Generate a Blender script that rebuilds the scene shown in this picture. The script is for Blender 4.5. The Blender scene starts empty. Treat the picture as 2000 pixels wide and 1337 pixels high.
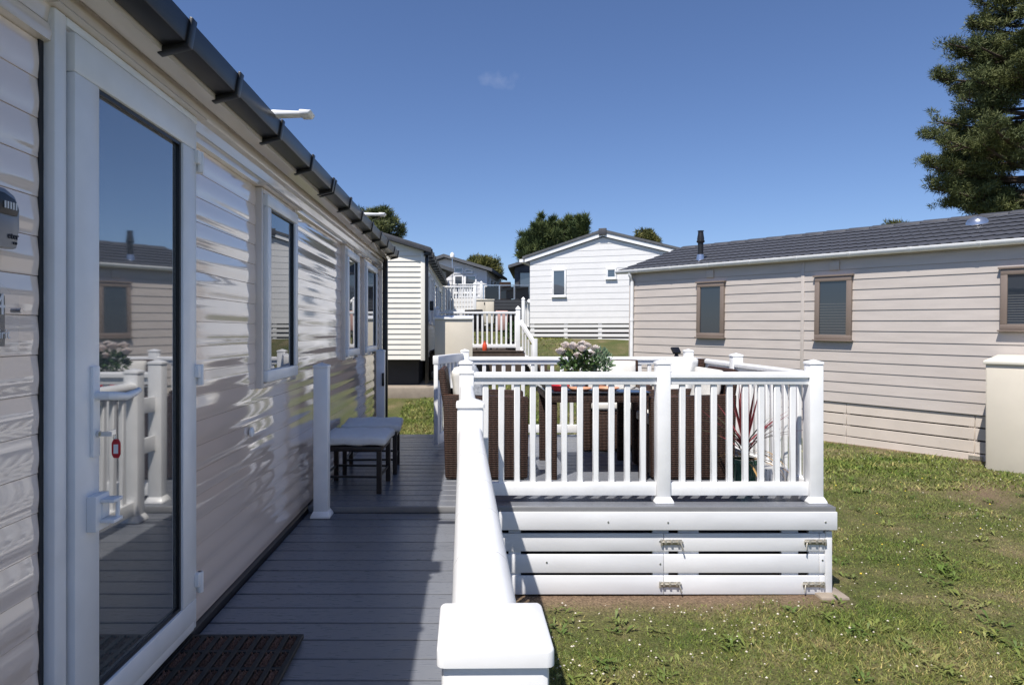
import bpy, bmesh, math, random
import numpy as np
from mathutils import Vector, Matrix, Euler

random.seed(7)
rng = np.random.default_rng(7)
R = math.radians
S = bpy.context.scene
COL = S.collection

# ------------------------------------------------------------------ camera, sky, sun, exposure
CAMZ = 1.71
cd = bpy.data.cameras.new('camera')
cam = bpy.data.objects.new('camera', cd)
COL.objects.link(cam)
cam.location = (0, 0, CAMZ)
cam.rotation_euler = (R(90), 0, 0)
cd.sensor_width = 36.0
cd.lens = 23.4
cd.shift_x = 0.04
cd.shift_y = -0.01025
cd.clip_start = 0.03
cd.clip_end = 2000
S.camera = cam

LIGHT = Vector((0.315, 0.51, -1.0)).normalized()      # the way sunlight travels
SUN_EL = math.asin(-LIGHT.z)
SUN_AZ = math.atan2(-LIGHT.x, -LIGHT.y)              # clockwise from +Y
w = bpy.data.worlds.new('World')
S.world = w
w.use_nodes = True
wn, wl = w.node_tree.nodes, w.node_tree.links
wn.clear()
wo = wn.new('ShaderNodeOutputWorld')
wb = wn.new('ShaderNodeBackground')
sky = wn.new('ShaderNodeTexSky')
sky.sky_type = 'NISHITA'
sky.sun_disc = False
sky.sun_elevation = SUN_EL
sky.sun_rotation = SUN_AZ
sky.altitude = 0
sky.air_density = 0.9
sky.dust_density = 0.35
sky.ozone_density = 4.5
wb.inputs['Strength'].default_value = 0.104
# one small thin cloud high over the caravans
tc = wn.new('ShaderNodeTexCoord')
sub = wn.new('ShaderNodeVectorMath'); sub.operation = 'SUBTRACT'
sub.inputs[1].default_value = (0.041, 0.934, 0.353)
scl = wn.new('ShaderNodeVectorMath'); scl.operation = 'MULTIPLY'
scl.inputs[1].default_value = (34, 40, 92)
ln = wn.new('ShaderNodeVectorMath'); ln.operation = 'LENGTH'
nz = wn.new('ShaderNodeTexNoise'); nz.inputs['Scale'].default_value = 55; nz.inputs['Detail'].default_value = 6
ad = wn.new('ShaderNodeMath'); ad.operation = 'MULTIPLY_ADD'; ad.inputs[1].default_value = 2.6
mr = wn.new('ShaderNodeMapRange'); mr.inputs[1].default_value = 2.3; mr.inputs[2].default_value = 1.35
mr.inputs[3].default_value = 0.0; mr.inputs[4].default_value = 0.065
hs = wn.new('ShaderNodeMixRGB'); hs.blend_type = 'MULTIPLY'; hs.inputs[0].default_value = 1; hs.inputs[2].default_value = (.80, .825, .955, 1)
mx = wn.new('ShaderNodeMixRGB'); mx.inputs[2].default_value = (7.5, 7.5, 8.2, 1)
wl.new(tc.outputs['Generated'], sub.inputs[0]); wl.new(sub.outputs[0], scl.inputs[0]); wl.new(scl.outputs[0], ln.inputs[0])
wl.new(tc.outputs['Generated'], nz.inputs['Vector'])
wl.new(nz.outputs['Fac'], ad.inputs[0]); wl.new(ln.outputs['Value'], ad.inputs[2])
wl.new(ad.outputs[0], mr.inputs[0]); wl.new(mr.outputs[0], mx.inputs[0]); wl.new(sky.outputs[0], hs.inputs[1]); wl.new(hs.outputs[0], mx.inputs[1])
wl.new(mx.outputs[0], wb.inputs[0]); wl.new(wb.outputs[0], wo.inputs[0])

sd = bpy.data.lights.new('sun', 'SUN')
sd.energy = 4.6
sd.angle = R(0.53)
sd.color = (1.0, 0.95, 0.875)
sun = bpy.data.objects.new('sun', sd)
COL.objects.link(sun)
sun.rotation_euler = LIGHT.to_track_quat('-Z', 'Y').to_euler()
sun.location = (-6, -12, 20)

S.view_settings.view_transform = 'Standard'
S.view_settings.look = 'None'
S.view_settings.exposure = 0.36
S.view_settings.gamma = 1.0
S.view_settings.use_curve_mapping = False

# ------------------------------------------------------------------ materials
def mat(name, col, rough=0.5, var=0.08, vscale=6.0, bump=0.0, bscale=40.0, spec=0.5, metal=0.0, coat=0.0,
        stretch=(1, 1, 1), rand=0.0, ior=1.5, detail=4, rvar=0.0, bdist=0.01):
    m = bpy.data.materials.new(name)
    m.use_nodes = True
    n, l = m.node_tree.nodes, m.node_tree.links
    p = n['Principled BSDF']
    p.inputs['Roughness'].default_value = rough
    p.inputs['Metallic'].default_value = metal
    p.inputs['Specular IOR Level'].default_value = spec
    p.inputs['IOR'].default_value = ior
    p.inputs['Coat Weight'].default_value = coat
    p.inputs['Coat Roughness'].default_value = 0.06
    geo = n.new('ShaderNodeNewGeometry')
    mp = n.new('ShaderNodeMapping'); mp.inputs['Scale'].default_value = stretch
    l.new(geo.outputs['Position'], mp.inputs['Vector'])
    nz = n.new('ShaderNodeTexNoise'); nz.inputs['Scale'].default_value = vscale; nz.inputs['Detail'].default_value = detail
    l.new(mp.outputs[0], nz.inputs['Vector'])
    rp = n.new('ShaderNodeMapRange')
    rp.inputs[1].default_value = 0.3; rp.inputs[2].default_value = 0.7
    rp.inputs[3].default_value = 1 - var; rp.inputs[4].default_value = 1 + var
    l.new(nz.outputs['Fac'], rp.inputs[0])
    fac = rp.outputs[0]
    if rand:
        oi = n.new('ShaderNodeObjectInfo')
        r2 = n.new('ShaderNodeMapRange'); r2.inputs[3].default_value = 1 - rand; r2.inputs[4].default_value = 1 + rand
        l.new(oi.outputs['Random'], r2.inputs[0])
        mu = n.new('ShaderNodeMath'); mu.operation = 'MULTIPLY'
        l.new(fac, mu.inputs[0]); l.new(r2.outputs[0], mu.inputs[1]); fac = mu.outputs[0]
    vm = n.new('ShaderNodeVectorMath'); vm.operation = 'SCALE'
    vm.inputs[0].default_value = col
    l.new(fac, vm.inputs['Scale'])
    l.new(vm.outputs[0], p.inputs['Base Color'])
    if rvar:
        r3 = n.new('ShaderNodeMapRange'); r3.inputs[1].default_value = .35; r3.inputs[2].default_value = .65
        r3.inputs[3].default_value = max(0.02, rough - rvar); r3.inputs[4].default_value = rough + rvar
        l.new(nz.outputs['Fac'], r3.inputs[0]); l.new(r3.outputs[0], p.inputs['Roughness'])
    if bump:
        b = n.new('ShaderNodeBump'); b.inputs['Strength'].default_value = bump; b.inputs['Distance'].default_value = bdist
        n2 = n.new('ShaderNodeTexNoise'); n2.inputs['Scale'].default_value = bscale; n2.inputs['Detail'].default_value = 3
        l.new(mp.outputs[0], n2.inputs['Vector']); l.new(n2.outputs['Fac'], b.inputs['Height'])
        l.new(b.outputs[0], p.inputs['Normal'])
    return m

M = {}
M['upvc'] = mat('white_plastic', (.86, .86, .86), .30, .045, 7, bump=.03, bscale=30)
M['upvc_b'] = mat('white_board', (.76, .76, .775), .42, .05, 5, rand=.03, stretch=(.6, 1, 2))
M['siding_l'] = mat('glossy_cream_siding', (.88, .735, .62), .04, .03, 2, bump=.24, bscale=7, stretch=(1, .22, 3.0), coat=1.0, spec=.6, ior=1.8, bdist=.0022)
M['siding_l_trim'] = mat('glossy_cream_trim', (.75, .67, .60), .10, .03, 2, bump=.3, bscale=6, stretch=(1, .5, 3), coat=.5, bdist=.008)
M['siding_r'] = mat('taupe_cladding', (.53, .475, .435), .42, .055, 2.2, bump=.12, bscale=60, stretch=(1, 1, 6), rand=.02, bdist=.003)
M['skirt_r'] = mat('cream_skirting', (.63, .555, .485), .5, .05, 3, rand=.03)
M['siding_w'] = mat('white_cladding', (.78, .77, .76), .4, .025, 4, rand=.02)
M['siding_c'] = mat('pale_cream_cladding', (.78, .745, .67), .4, .03, 4, rand=.02)
M['siding_g'] = mat('grey_cladding', (.42, .41, .41), .5, .04, 4, rand=.03)
M['siding_d'] = mat('dark_cladding', (.055, .058, .066), .5, .08, 4, rand=.08)
M['brown_frame'] = mat('brown_window_frame', (.225, .175, .145), .42, .05, 5)
M['gutter_dark'] = mat('dark_gutter', (.010, .009, .009), .34, .15, 3, coat=0, bump=.08, bscale=8, stretch=(1, .3, 1))
M['black'] = mat('black_plastic', (.012, .012, .014), .35, .1)
M['black_metal'] = mat('black_metal', (.016, .015, .016), .4, .15, metal=.0)
M['roof'] = mat('slate_grey_roof', (.058, .060, .070), .62, .18, 30, bump=.5, bscale=260, rand=.06, bdist=.003)
M['roof_b'] = mat('weathered_grey_roof', (.10, .105, .115), .6, .15, 8, rand=.05)
M['deck'] = mat('grey_composite_deck', (.158, .167, .19), .36, .07, 14, bump=.22, bscale=26, stretch=(1.2, 12, 1), rand=.06, bdist=.003, rvar=.10)
M['deck_edge'] = mat('grey_deck_edge', (.20, .20, .205), .5, .06, 10)
M['cushion'] = mat('cream_cushion_fabric', (.72, .70, .65), .85, .05, 18, bump=.3, bscale=240, bdist=.002)
M['cushion_g'] = mat('pale_grey_cushion_fabric', (.74, .74, .72), .85, .05, 22, bump=.3, bscale=240, bdist=.002)
M['pillow'] = mat('mottled_grey_pillow_fabric', (.42, .44, .47), .85, .35, 45, bump=.3, bscale=200, bdist=.002)
M['rubber'] = mat('black_rubber', (.008, .0075, .008), .55, .2, 20)
M['bristle'] = mat('brown_bristles', (.20, .115, .085), .9, .5, 160, bump=1.0, bscale=500, bdist=.006, rand=.3)
M['bark'] = mat('brown_bark', (.075, .054, .042), .9, .3, 8, bump=.6, bscale=30, stretch=(1, 1, .3))
M['brass'] = mat('dull_brass', (.44, .41, .35), .42, .25, 60, metal=.55)
M['steel'] = mat('bright_metal', (.65, .66, .68), .2, .05, 30, metal=.9)
M['red'] = mat('red_plastic', (.50, .012, .022), .3, .05)
M['orange'] = mat('orange_plastic', (.62, .07, .025), .4, .05)
M['peach'] = mat('peach_ceramic', (.68, .33, .20), .4, .1, 20)
M['beige'] = mat('beige_box_paint', (.66, .60, .50), .45, .04, 3)
M['lid'] = mat('cream_lid', (.74, .70, .60), .42, .04, 3)
M['plum'] = mat('dark_red_leaf', (.16, .025, .03), .45, .25, 30)
M['olive'] = mat('dull_green_leaf', (.07, .075, .035), .5, .3, 30)
M['tan'] = mat('withered_leaf', (.36, .22, .08), .6, .25, 30)
M['potgreen'] = mat('green_glazed_pot', (.012, .07, .045), .18, .2, 12, coat=.4)
M['rose'] = mat('pale_pink_petal', (.92, .84, .78), .6, .12, 60)
M['leaf'] = mat('green_leaf', (.05, .10, .025), .5, .3, 60, rand=.1)
M['sage'] = mat('grey_green_leaf', (.16, .24, .14), .6, .2, 60)
M['soil'] = mat('brown_soil', (.14, .085, .055), .95, .3, 12)
M['concrete'] = mat('pale_concrete', (.30, .25, .20), .85, .15, 6, bump=.3, bscale=60)
M['pinkcloth'] = mat('pink_towel', (.68, .42, .36), .9, .1, 15)
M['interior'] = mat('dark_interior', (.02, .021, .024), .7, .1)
M['blind'] = mat('pale_blind', (.13, .135, .14), .7, .05)
M['clearplate'] = mat('smoky_clear_plate', (.10, .095, .09), .25, .05, coat=.6)
M['print'] = mat('white_lettering', (.78, .78, .78), .5, 0)
M['printdark'] = mat('dark_lettering', (.02, .02, .03), .5, 0)
M['boxgrey'] = mat('silver_grey_box', (.20, .215, .25), .28, .05, metal=.2)

def glass(name, tint, ior=1.9, rough=.015):
    m = bpy.data.materials.new(name); m.use_nodes = True
    n, l = m.node_tree.nodes, m.node_tree.links
    p = n['Principled BSDF']
    p.inputs['Base Color'].default_value = (*tint, 1)
    p.inputs['Roughness'].default_value = rough
    p.inputs['IOR'].default_value = ior
    p.inputs['Coat Weight'].default_value = .6
    p.inputs['Coat Roughness'].default_value = .01
    geo = n.new('ShaderNodeNewGeometry')
    nz = n.new('ShaderNodeTexNoise'); nz.inputs['Scale'].default_value = 1.3
    l.new(geo.outputs['Position'], nz.inputs['Vector'])
    b = n.new('ShaderNodeBump'); b.inputs['Strength'].default_value = .05; b.inputs['Distance'].default_value = .01
    l.new(nz.outputs['Fac'], b.inputs['Height']); l.new(b.outputs[0], p.inputs['Normal'])
    if name == 'door_glass':      # fine pleated mesh blind behind the pane
        n2 = n.new('ShaderNodeTexNoise'); n2.inputs['Scale'].default_value = 420; n2.inputs['Detail'].default_value = 2
        l.new(geo.outputs['Position'], n2.inputs['Vector'])
        cr = n.new('ShaderNodeValToRGB'); e = cr.color_ramp.elements
        e[0].position = .35; e[0].color = (*[c * .45 for c in tint], 1); e[1].position = .65; e[1].color = (*[c * 1.6 for c in tint], 1)
        l.new(n2.outputs['Fac'], cr.inputs[0]); l.new(cr.outputs[0], p.inputs['Base Color'])
    return m
M['glass'] = glass('window_glass', (.03, .038, .05), 1.62)
M['doorglass'] = glass('door_glass', (.085, .098, .108), 3.6, .03)
M['glass_dark'] = glass('smoked_glass', (.012, .013, .016), 1.45)
M['glass_far'] = glass('distant_window_glass', (.05, .065, .085), 2.2)

def see_through(name):
    m = bpy.data.materials.new(name); m.use_nodes = True
    n, l = m.node_tree.nodes, m.node_tree.links
    p = n['Principled BSDF']
    p.inputs['Base Color'].default_value = (.75, .78, .8, 1)
    p.inputs['Roughness'].default_value = .05
    p.inputs['Alpha'].default_value = .06
    return m
M['clear'] = see_through('clear_acrylic')

def wicker():
    m = bpy.data.materials.new('brown_wicker'); m.use_nodes = True
    n, l = m.node_tree.nodes, m.node_tree.links
    p = n['Principled BSDF']; p.inputs['Roughness'].default_value = .6; p.inputs['Specular IOR Level'].default_value = .3
    t = n.new('ShaderNodeTexCoord')
    wz = n.new('ShaderNodeTexWave'); wz.bands_direction = 'Z'; wz.inputs['Scale'].default_value = 22; wz.inputs['Distortion'].default_value = 2.2
    wz.inputs['Detail Scale'].default_value = 6
    wx = n.new('ShaderNodeTexWave'); wx.bands_direction = 'DIAGONAL'; wx.inputs['Scale'].default_value = 17; wx.inputs['Distortion'].default_value = .6
    mp = n.new('ShaderNodeMapping'); mp.inputs['Scale'].default_value = (1, 1, 0)
    l.new(t.outputs['Object'], wz.inputs['Vector']); l.new(t.outputs['Object'], mp.inputs['Vector']); l.new(mp.outputs[0], wx.inputs['Vector'])
    mu = n.new('ShaderNodeMath'); mu.operation = 'MULTIPLY'
    l.new(wz.outputs['Fac'], mu.inputs[0])
    ma = n.new('ShaderNodeMath'); ma.operation = 'MULTIPLY_ADD'; ma.inputs[1].default_value = .38; ma.inputs[2].default_value = .62
    l.new(wx.outputs['Fac'], ma.inputs[0]); l.new(ma.outputs[0], mu.inputs[1])
    cr = n.new('ShaderNodeValToRGB')
    cr.color_ramp.elements[0].color = (.008, .005, .004, 1); cr.color_ramp.elements[0].position = .1
    cr.color_ramp.elements[1].color = (.085, .040, .026, 1); cr.color_ramp.elements[1].position = .8
    l.new(mu.outputs[0], cr.inputs[0]); l.new(cr.outputs[0], p.inputs['Base Color'])
    b = n.new('ShaderNodeBump'); b.inputs['Strength'].default_value = .8; b.inputs['Distance'].default_value = .006
    l.new(mu.outputs[0], b.inputs['Height']); l.new(b.outputs[0], p.inputs['Normal'])
    return m
M['wicker'] = wicker()

def patch_nodes(n, l, cols, tint=None, soil=None):
    """patchy lawn colour from world position; cols = lush, mid, dry"""
    geo = n.new('ShaderNodeNewGeometry')
    mp = n.new('ShaderNodeMapping'); mp.inputs['Scale'].default_value = (1, 1, 0)
    l.new(geo.outputs['Position'], mp.inputs['Vector'])
    a = n.new('ShaderNodeTexNoise'); a.inputs['Scale'].default_value = 1.3; a.inputs['Detail'].default_value = 8; a.inputs['Roughness'].default_value = .70
    l.new(mp.outputs[0], a.inputs['Vector'])
    cr = n.new('ShaderNodeValToRGB')
    e = cr.color_ramp.elements
    e[0].position = .36; e[0].color = (*cols[0], 1)
    e[1].position = .68; e[1].color = (*cols[2], 1)
    k = e.new(.52); k.color = (*cols[1], 1)
    l.new(a.outputs['Fac'], cr.inputs[0])
    return cr.outputs[0]

def grass_mat(name, cols, blade):
    m = bpy.data.materials.new(name); m.use_nodes = True
    n, l = m.node_tree.nodes, m.node_tree.links
    p = n['Principled BSDF']; p.inputs['Roughness'].default_value = .75 if not blade else .55
    p.inputs['Specular IOR Level'].default_value = .25
    c = patch_nodes(n, l, cols)
    at = n.new('ShaderNodeAttribute')
    at.attribute_name = 'tint' if blade else 'soil'
    mixn = n.new('ShaderNodeMixRGB')
    if blade:
        mixn.blend_type = 'MULTIPLY'; mixn.inputs[0].default_value = 1
        cr = n.new('ShaderNodeValToRGB')
        e = cr.color_ramp.elements
        e[0].color = (.38, .58, .36, 1); e[1].color = (2.1, 1.75, 1.75, 1)
        k = e.new(.72); k.color = (1.05, 1.08, .8, 1)
        l.new(at.outputs['Fac'], cr.inputs[0]); l.new(c, mixn.inputs[1]); l.new(cr.outputs[0], mixn.inputs[2])
    else:
        n2 = n.new('ShaderNodeTexNoise'); n2.inputs['Scale'].default_value = 40; n2.inputs['Detail'].default_value = 6
        cr = n.new('ShaderNodeValToRGB')
        cr.color_ramp.elements[0].color = (.095, .06, .038, 1); cr.color_ramp.elements[1].color = (.27, .185, .125, 1)
        l.new(n2.outputs['Fac'], cr.inputs[0])
        l.new(at.outputs['Fac'], mixn.inputs[0]); l.new(c, mixn.inputs[1]); l.new(cr.outputs[0], mixn.inputs[2])
        g = n.new('ShaderNodeNewGeometry'); l.new(g.outputs['Position'], n2.inputs['Vector'])
        b = n.new('ShaderNodeBump'); b.inputs['Strength'].default_value = .9; b.inputs['Distance'].default_value = .02
        n3 = n.new('ShaderNodeTexNoise'); n3.inputs['Scale'].default_value = 55; n3.inputs['Detail'].default_value = 5
        l.new(g.outputs['Position'], n3.inputs['Vector']); l.new(n3.outputs['Fac'], b.inputs['Height']); l.new(b.outputs[0], p.inputs['Normal'])
    g2 = n.new('ShaderNodeNewGeometry')
    n5 = n.new('ShaderNodeTexNoise'); n5.inputs['Scale'].default_value = 75; n5.inputs['Detail'].default_value = 5; n5.inputs['Roughness'].default_value = .75
    l.new(g2.outputs['Position'], n5.inputs['Vector'])
    r5 = n.new('ShaderNodeMapRange'); r5.inputs[1].default_value = .35; r5.inputs[2].default_value = .68
    r5.inputs[3].default_value = .75 if blade else .42; r5.inputs[4].default_value = 1.25 if blade else 1.6
    l.new(n5.outputs['Fac'], r5.inputs[0])
    v5 = n.new('ShaderNodeVectorMath'); v5.operation = 'SCALE'
    l.new(mixn.outputs[0], v5.inputs[0]); l.new(r5.outputs[0], v5.inputs['Scale'])
    l.new(v5.outputs[0], p.inputs['Base Color'])
    return m
M['ground'] = grass_mat('lawn_ground', ((.065, .082, .019), (.105, .104, .036), (.20, .155, .085)), False)
M['blade'] = grass_mat('grass_blades', ((.135, .185, .036), (.21, .22, .072), (.36, .295, .16)), True)

def foliage(name, lo, hi):
    m = bpy.data.materials.new(name); m.use_nodes = True
    n, l = m.node_tree.nodes, m.node_tree.links
    p = n['Principled BSDF']; p.inputs['Roughness'].default_value = .6; p.inputs['Specular IOR Level'].default_value = .25
    at = n.new('ShaderNodeAttribute'); at.attribute_name = 'tint'
    cr = n.new('ShaderNodeValToRGB')
    cr.color_ramp.elements[0].color = (*lo, 1); cr.color_ramp.elements[1].color = (*hi, 1)
    l.new(at.outputs['Fac'], cr.inputs[0]); l.new(cr.outputs[0], p.inputs['Base Color'])
    return m
M['pine'] = foliage('pine_needles', (.034, .056, .022), (.165, .175, .06))
M['cypress'] = foliage('cypress_sprays', (.03, .058, .022), (.12, .145, .05))
M['bushy'] = foliage('bush_leaves', (.05, .065, .018), (.17, .16, .05))
M['clover'] = mat('white_clover_heads', (.62, .56, .47), .8, .35, 9)
M['yellow'] = mat('yellow_flower_heads', (.75, .55, .04), .7, .1, 20)

# ------------------------------------------------------------------ helpers
MAT4 = {}            # world matrix of each root, by object
class MB:
    """collects shapes; build() links them as ONE mesh object"""
    def __init__(self):
        self.v, self.f = [], []
    def add(self, vs, fs):
        o = len(self.v)
        self.v += [tuple(p) for p in vs]
        self.f += [tuple(i + o for i in f) for f in fs]
        return self
    def box(self, x0, x1, y0, y1, z0, z1, mtx=None):
        vs = [(x0, y0, z0), (x1, y0, z0), (x1, y1, z0), (x0, y1, z0), (x0, y0, z1), (x1, y0, z1), (x1, y1, z1), (x0, y1, z1)]
        if mtx: vs = [mtx @ Vector(p) for p in vs]
        return self.add(vs, [(3, 2, 1, 0), (4, 5, 6, 7), (0, 1, 5, 4), (1, 2, 6, 5), (2, 3, 7, 6), (3, 0, 4, 7)])
    def frustum(self, w0, w1, z0, z1, cx=0, cy=0, d0=None, d1=None):
        d0 = d0 or w0; d1 = d1 or w1
        vs = [(cx + sx * a / 2, cy + sy * b / 2, z) for a, b, z in ((w0, d0, z0), (w1, d1, z1)) for sx, sy in ((-1, -1), (1, -1), (1, 1), (-1, 1))]
        return self.add(vs, [(3, 2, 1, 0), (4, 5, 6, 7), (0, 1, 5, 4), (1, 2, 6, 5), (2, 3, 7, 6), (3, 0, 4, 7)])
    def prism(self, pts, axis, a, b):
        """extrude polygon pts (2D, ccw seen against the axis) along axis from a to b"""
        def put(p, t):
            return {'x': (t, p[0], p[1]), 'y': (p[0], t, p[1]), 'z': (p[0], p[1], t)}[axis]
        n = len(pts)
        vs = [put(p, a) for p in pts] + [put(p, b) for p in pts]
        fs = [tuple(range(n))[::-1], tuple(range(n, 2 * n))] + [(i, (i + 1) % n, n + (i + 1) % n, n + i) for i in range(n)]
        return self.add(vs, fs)
    def tube(self, pts, r, n=8, cap=True):
        pts = [Vector(p) for p in pts]
        rs = r if isinstance(r, (list, tuple)) else [r] * len(pts)
        o = len(self.v); up = Vector((0, 0, 1))
        for i, p in enumerate(pts):
            d = (pts[min(i + 1, len(pts) - 1)] - pts[max(i - 1, 0)]).normalized()
            a = d.cross(up if abs(d.z) < .95 else Vector((1, 0, 0))).normalized(); b = a.cross(d)
            for k in range(n):
                t = 2 * math.pi * k / n
                self.v.append(tuple(p + (a * math.cos(t) + b * math.sin(t)) * rs[i]))
        for i in range(len(pts) - 1):
            for k in range(n):
                self.f.append((o + i * n + k, o + i * n + (k + 1) % n, o + (i + 1) * n + (k + 1) % n, o + (i + 1) * n + k))
        if cap:
            self.f.append(tuple(o + k for k in range(n))[::-1])
            e = o + (len(pts) - 1) * n
            self.f.append(tuple(e + k for k in range(n)))
        return self
    def lathe(self, prof, n=16, c=(0, 0, 0)):
        o = len(self.v)
        for r, z in prof:
            for k in range(n):
                t = 2 * math.pi * k / n
                self.v.append((c[0] + r * math.cos(t), c[1] + r * math.sin(t), c[2] + z))
        for i in range(len(prof) - 1):
            for k in range(n):
                self.f.append((o + i * n + k, o + i * n + (k + 1) % n, o + (i + 1) * n + (k + 1) % n, o + (i + 1) * n + k))
        self.f.append(tuple(o + k for k in range(n))[::-1])
        e = o + (len(prof) - 1) * n
        self.f.append(tuple(e + k for k in range(n)))
        return self
    def mesh(self, name, m, bevel=0, seg=2, smooth=False):
        me = bpy.data.meshes.new(name)
        me.from_pydata(self.v, [], self.f)
        bm = bmesh.new(); bm.from_mesh(me)
        if bevel:
            bmesh.ops.bevel(bm, geom=[e for e in bm.edges if len(e.link_faces) == 2 and e.calc_face_angle(0) > .5], offset=bevel, segments=seg,
                            affect='EDGES', profile=.5, clamp_overlap=True)
        bmesh.ops.recalc_face_normals(bm, faces=bm.faces)
        bm.to_mesh(me); bm.free()
        if smooth or bevel:
            me.polygons.foreach_set('use_smooth', [True] * len(me.polygons))
            if bevel or smooth == 'auto':
                me.set_sharp_from_angle(angle=R(42))
        me.materials.append(m)
        return me
    def build(self, name, m, parent=None, bevel=0, seg=2, smooth=False):
        """vertices in the parent's local frame (or world when there is none)"""
        if not self.v: return None
        a = np.array(self.v); c = (a.min(0) + a.max(0)) / 2
        if parent is None: c[2] = a[:, 2].min()
        self.v = [tuple(p) for p in (a - c)]
        return link(name, self.mesh(name, m, bevel, seg, smooth), parent, c)

def link(name, me, parent=None, loc=(0, 0, 0), rot=(0, 0, 0)):
    o = bpy.data.objects.new(name, me); COL.objects.link(o)
    if parent: o.parent = parent
    o.location = loc; o.rotation_euler = rot
    return o
def tag(o, label=None, cat=None, group=None, kind=None):
    if label: o['label'] = label
    if cat: o['category'] = cat
    if group: o['group'] = group
    if kind: o['kind'] = kind
    return o
def thing(name, label, cat, loc=(0, 0, 0), rz=0, group=None, tilt=0):
    o = bpy.data.objects.new(name, None); COL.objects.link(o)
    o.empty_display_size = .1
    o.location = loc; o.rotation_euler = (0, tilt, rz)
    return tag(o, label, cat, group)
def copy_tree(o, parent=None):
    c = o.copy(); COL.objects.link(c)
    if parent: c.parent = parent
    for ch in list(o.children): copy_tree(ch, c)
    return c
def cushion_mesh(name, sx, sy, sz, m, upright=False):
    bm = bmesh.new()
    bmesh.ops.create_cube(bm, size=1)
    bmesh.ops.subdivide_edges(bm, edges=bm.edges[:], cuts=7, use_grid_fill=True)
    for v in bm.verts:
        x, y, z = v.co * 2
        e = (1 - abs(x) ** 6) * (1 - abs(y) ** 6)
        k = 1 - .05 * (abs(z) ** 4)
        v.co = Vector((x * sx / 2 * k, y * sy / 2 * k, z * sz / 2 * (.66 + .34 * e) + .004 * math.sin(7 * x + 3 * y)))
        if upright: v.co = Vector((v.co.z, v.co.y, v.co.x))
    bmesh.ops.recalc_face_normals(bm, faces=bm.faces)
    me = bpy.data.meshes.new(name); bm.to_mesh(me); bm.free()
    me.polygons.foreach_set('use_smooth', [True] * len(me.polygons))
    me.materials.append(m)
    return me
def tri_mesh(name, V, T, m, attr='tint'):
    """V: (n,3,3) triangles, T: (n,) tint"""
    n = len(V)
    me = bpy.data.meshes.new(name)
    me.vertices.add(3 * n); me.loops.add(3 * n); me.polygons.add(n)
    me.vertices.foreach_set('co', V.reshape(-1).astype(np.float32))
    me.loops.foreach_set('vertex_index', np.arange(3 * n, dtype=np.int32))
    me.polygons.foreach_set('loop_start', np.arange(0, 3 * n, 3, dtype=np.int32))
    a = me.attributes.new(attr, 'FLOAT', 'POINT')
    a.data.foreach_set('value', np.repeat(T, 3).astype(np.float32))
    me.update(calc_edges=True); me.materials.append(m)
    return me
_textcache = {}
def lettering(text, size, m, parent, mtx, name='lettering', depth=.0008):
    cu = bpy.data.curves.new(name, 'FONT'); cu.body = text; cu.size = size; cu.extrude = depth
    cu.resolution_u = 2
    tmp = bpy.data.objects.new('tmp_text', cu); COL.objects.link(tmp)
    bpy.context.view_layer.update()
    me = bpy.data.meshes.new_from_object(tmp)
    bpy.data.objects.remove(tmp)
    me.materials.clear(); me.materials.append(m); me.name = name
    o = bpy.data.objects.new(name, me); COL.objects.link(o); o.parent = parent
    o.matrix_local = mtx
    return o
FACE_X = Matrix(((0, 0, 1, 0), (1, 0, 0, 0), (0, 1, 0, 0), (0, 0, 0, 1)))   # text reading along +Y, facing +X

# ------------------------------------------------------------------ ground
def noise2(x, y, s, seed=0):
    r = np.random.default_rng(seed); out = 0
    for k in range(7):
        a = r.uniform(0, 6.28); f = s * r.uniform(.6, 1.8); ph = r.uniform(0, 6.28)
        out = out + np.sin((x * math.cos(a) + y * math.sin(a)) * f + ph)
    return out / 7
def gz(x, y):
    x = np.asarray(x, float); y = np.asarray(y, float)
    st = 7.8 + 5.2 * np.clip((x + .2) / 3.4, 0, 1)
    t = (y - st) / (20.8 - st)
    soft = np.where(t < 0, 0, np.where(t < .12, t * t / .24, t - .06)) / .94
    z = 1.5 * np.minimum(soft, 1.0) + .055 * np.clip(y - 20.8, 0, 90)
    near = np.clip((30 - y) / 10, 0, 1)
    return z - .03 + .012 * noise2(x, y, 2.2, 3) * near
def soilmask(x, y):
    n = noise2(x, y, 9, 5) * .5 + noise2(x, y, 23, 6) * .5
    front = np.clip(1.25 - np.abs(y - 4.40) / .24, 0, 1) * ((x > -.2) & (x < 2.48))
    # along the foot of the tan caravan
    d = (x - 6.425) * .81 + (y - 9.6) * .586
    foot = np.clip(1.0 - np.abs(d + .02) / .16, 0, 1) * (x > 3)
    patch = np.clip((noise2(x, y, 1.6, 9) - .42) * 3.0, 0, .75)
    under = ((y > 10.9) & (y < 12.9) & (x < -.3)) * .0
    return np.clip(np.maximum.reduce([front, foot, patch * .8, under]) + n * .95 * np.maximum.reduce([front, foot, patch]), 0, 1)
xs = np.concatenate([np.linspace(-400, -12, 14), np.arange(-10, 13, .125), np.linspace(14, 400, 16)])
ys = np.concatenate([[-200, -60, -25, -10], np.arange(-4, 26, .125), np.linspace(27, 90, 14), [140, 220, 360, 600]])
gx, gy = np.meshgrid(xs, ys)
gzv = gz(gx, gy)
nx, ny = len(xs), len(ys)
idx = np.arange(nx * ny).reshape(ny, nx)
q = np.stack([idx[:-1, :-1], idx[:-1, 1:], idx[1:, 1:], idx[1:, :-1]], -1).reshape(-1, 4)
me = bpy.data.meshes.new('ground')
me.vertices.add(nx * ny); me.loops.add(q.size); me.polygons.add(len(q))
me.vertices.foreach_set('co', np.stack([gx, gy, gzv], -1).reshape(-1).astype(np.float32))
me.loops.foreach_set('vertex_index', q.reshape(-1).astype(np.int32))
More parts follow.
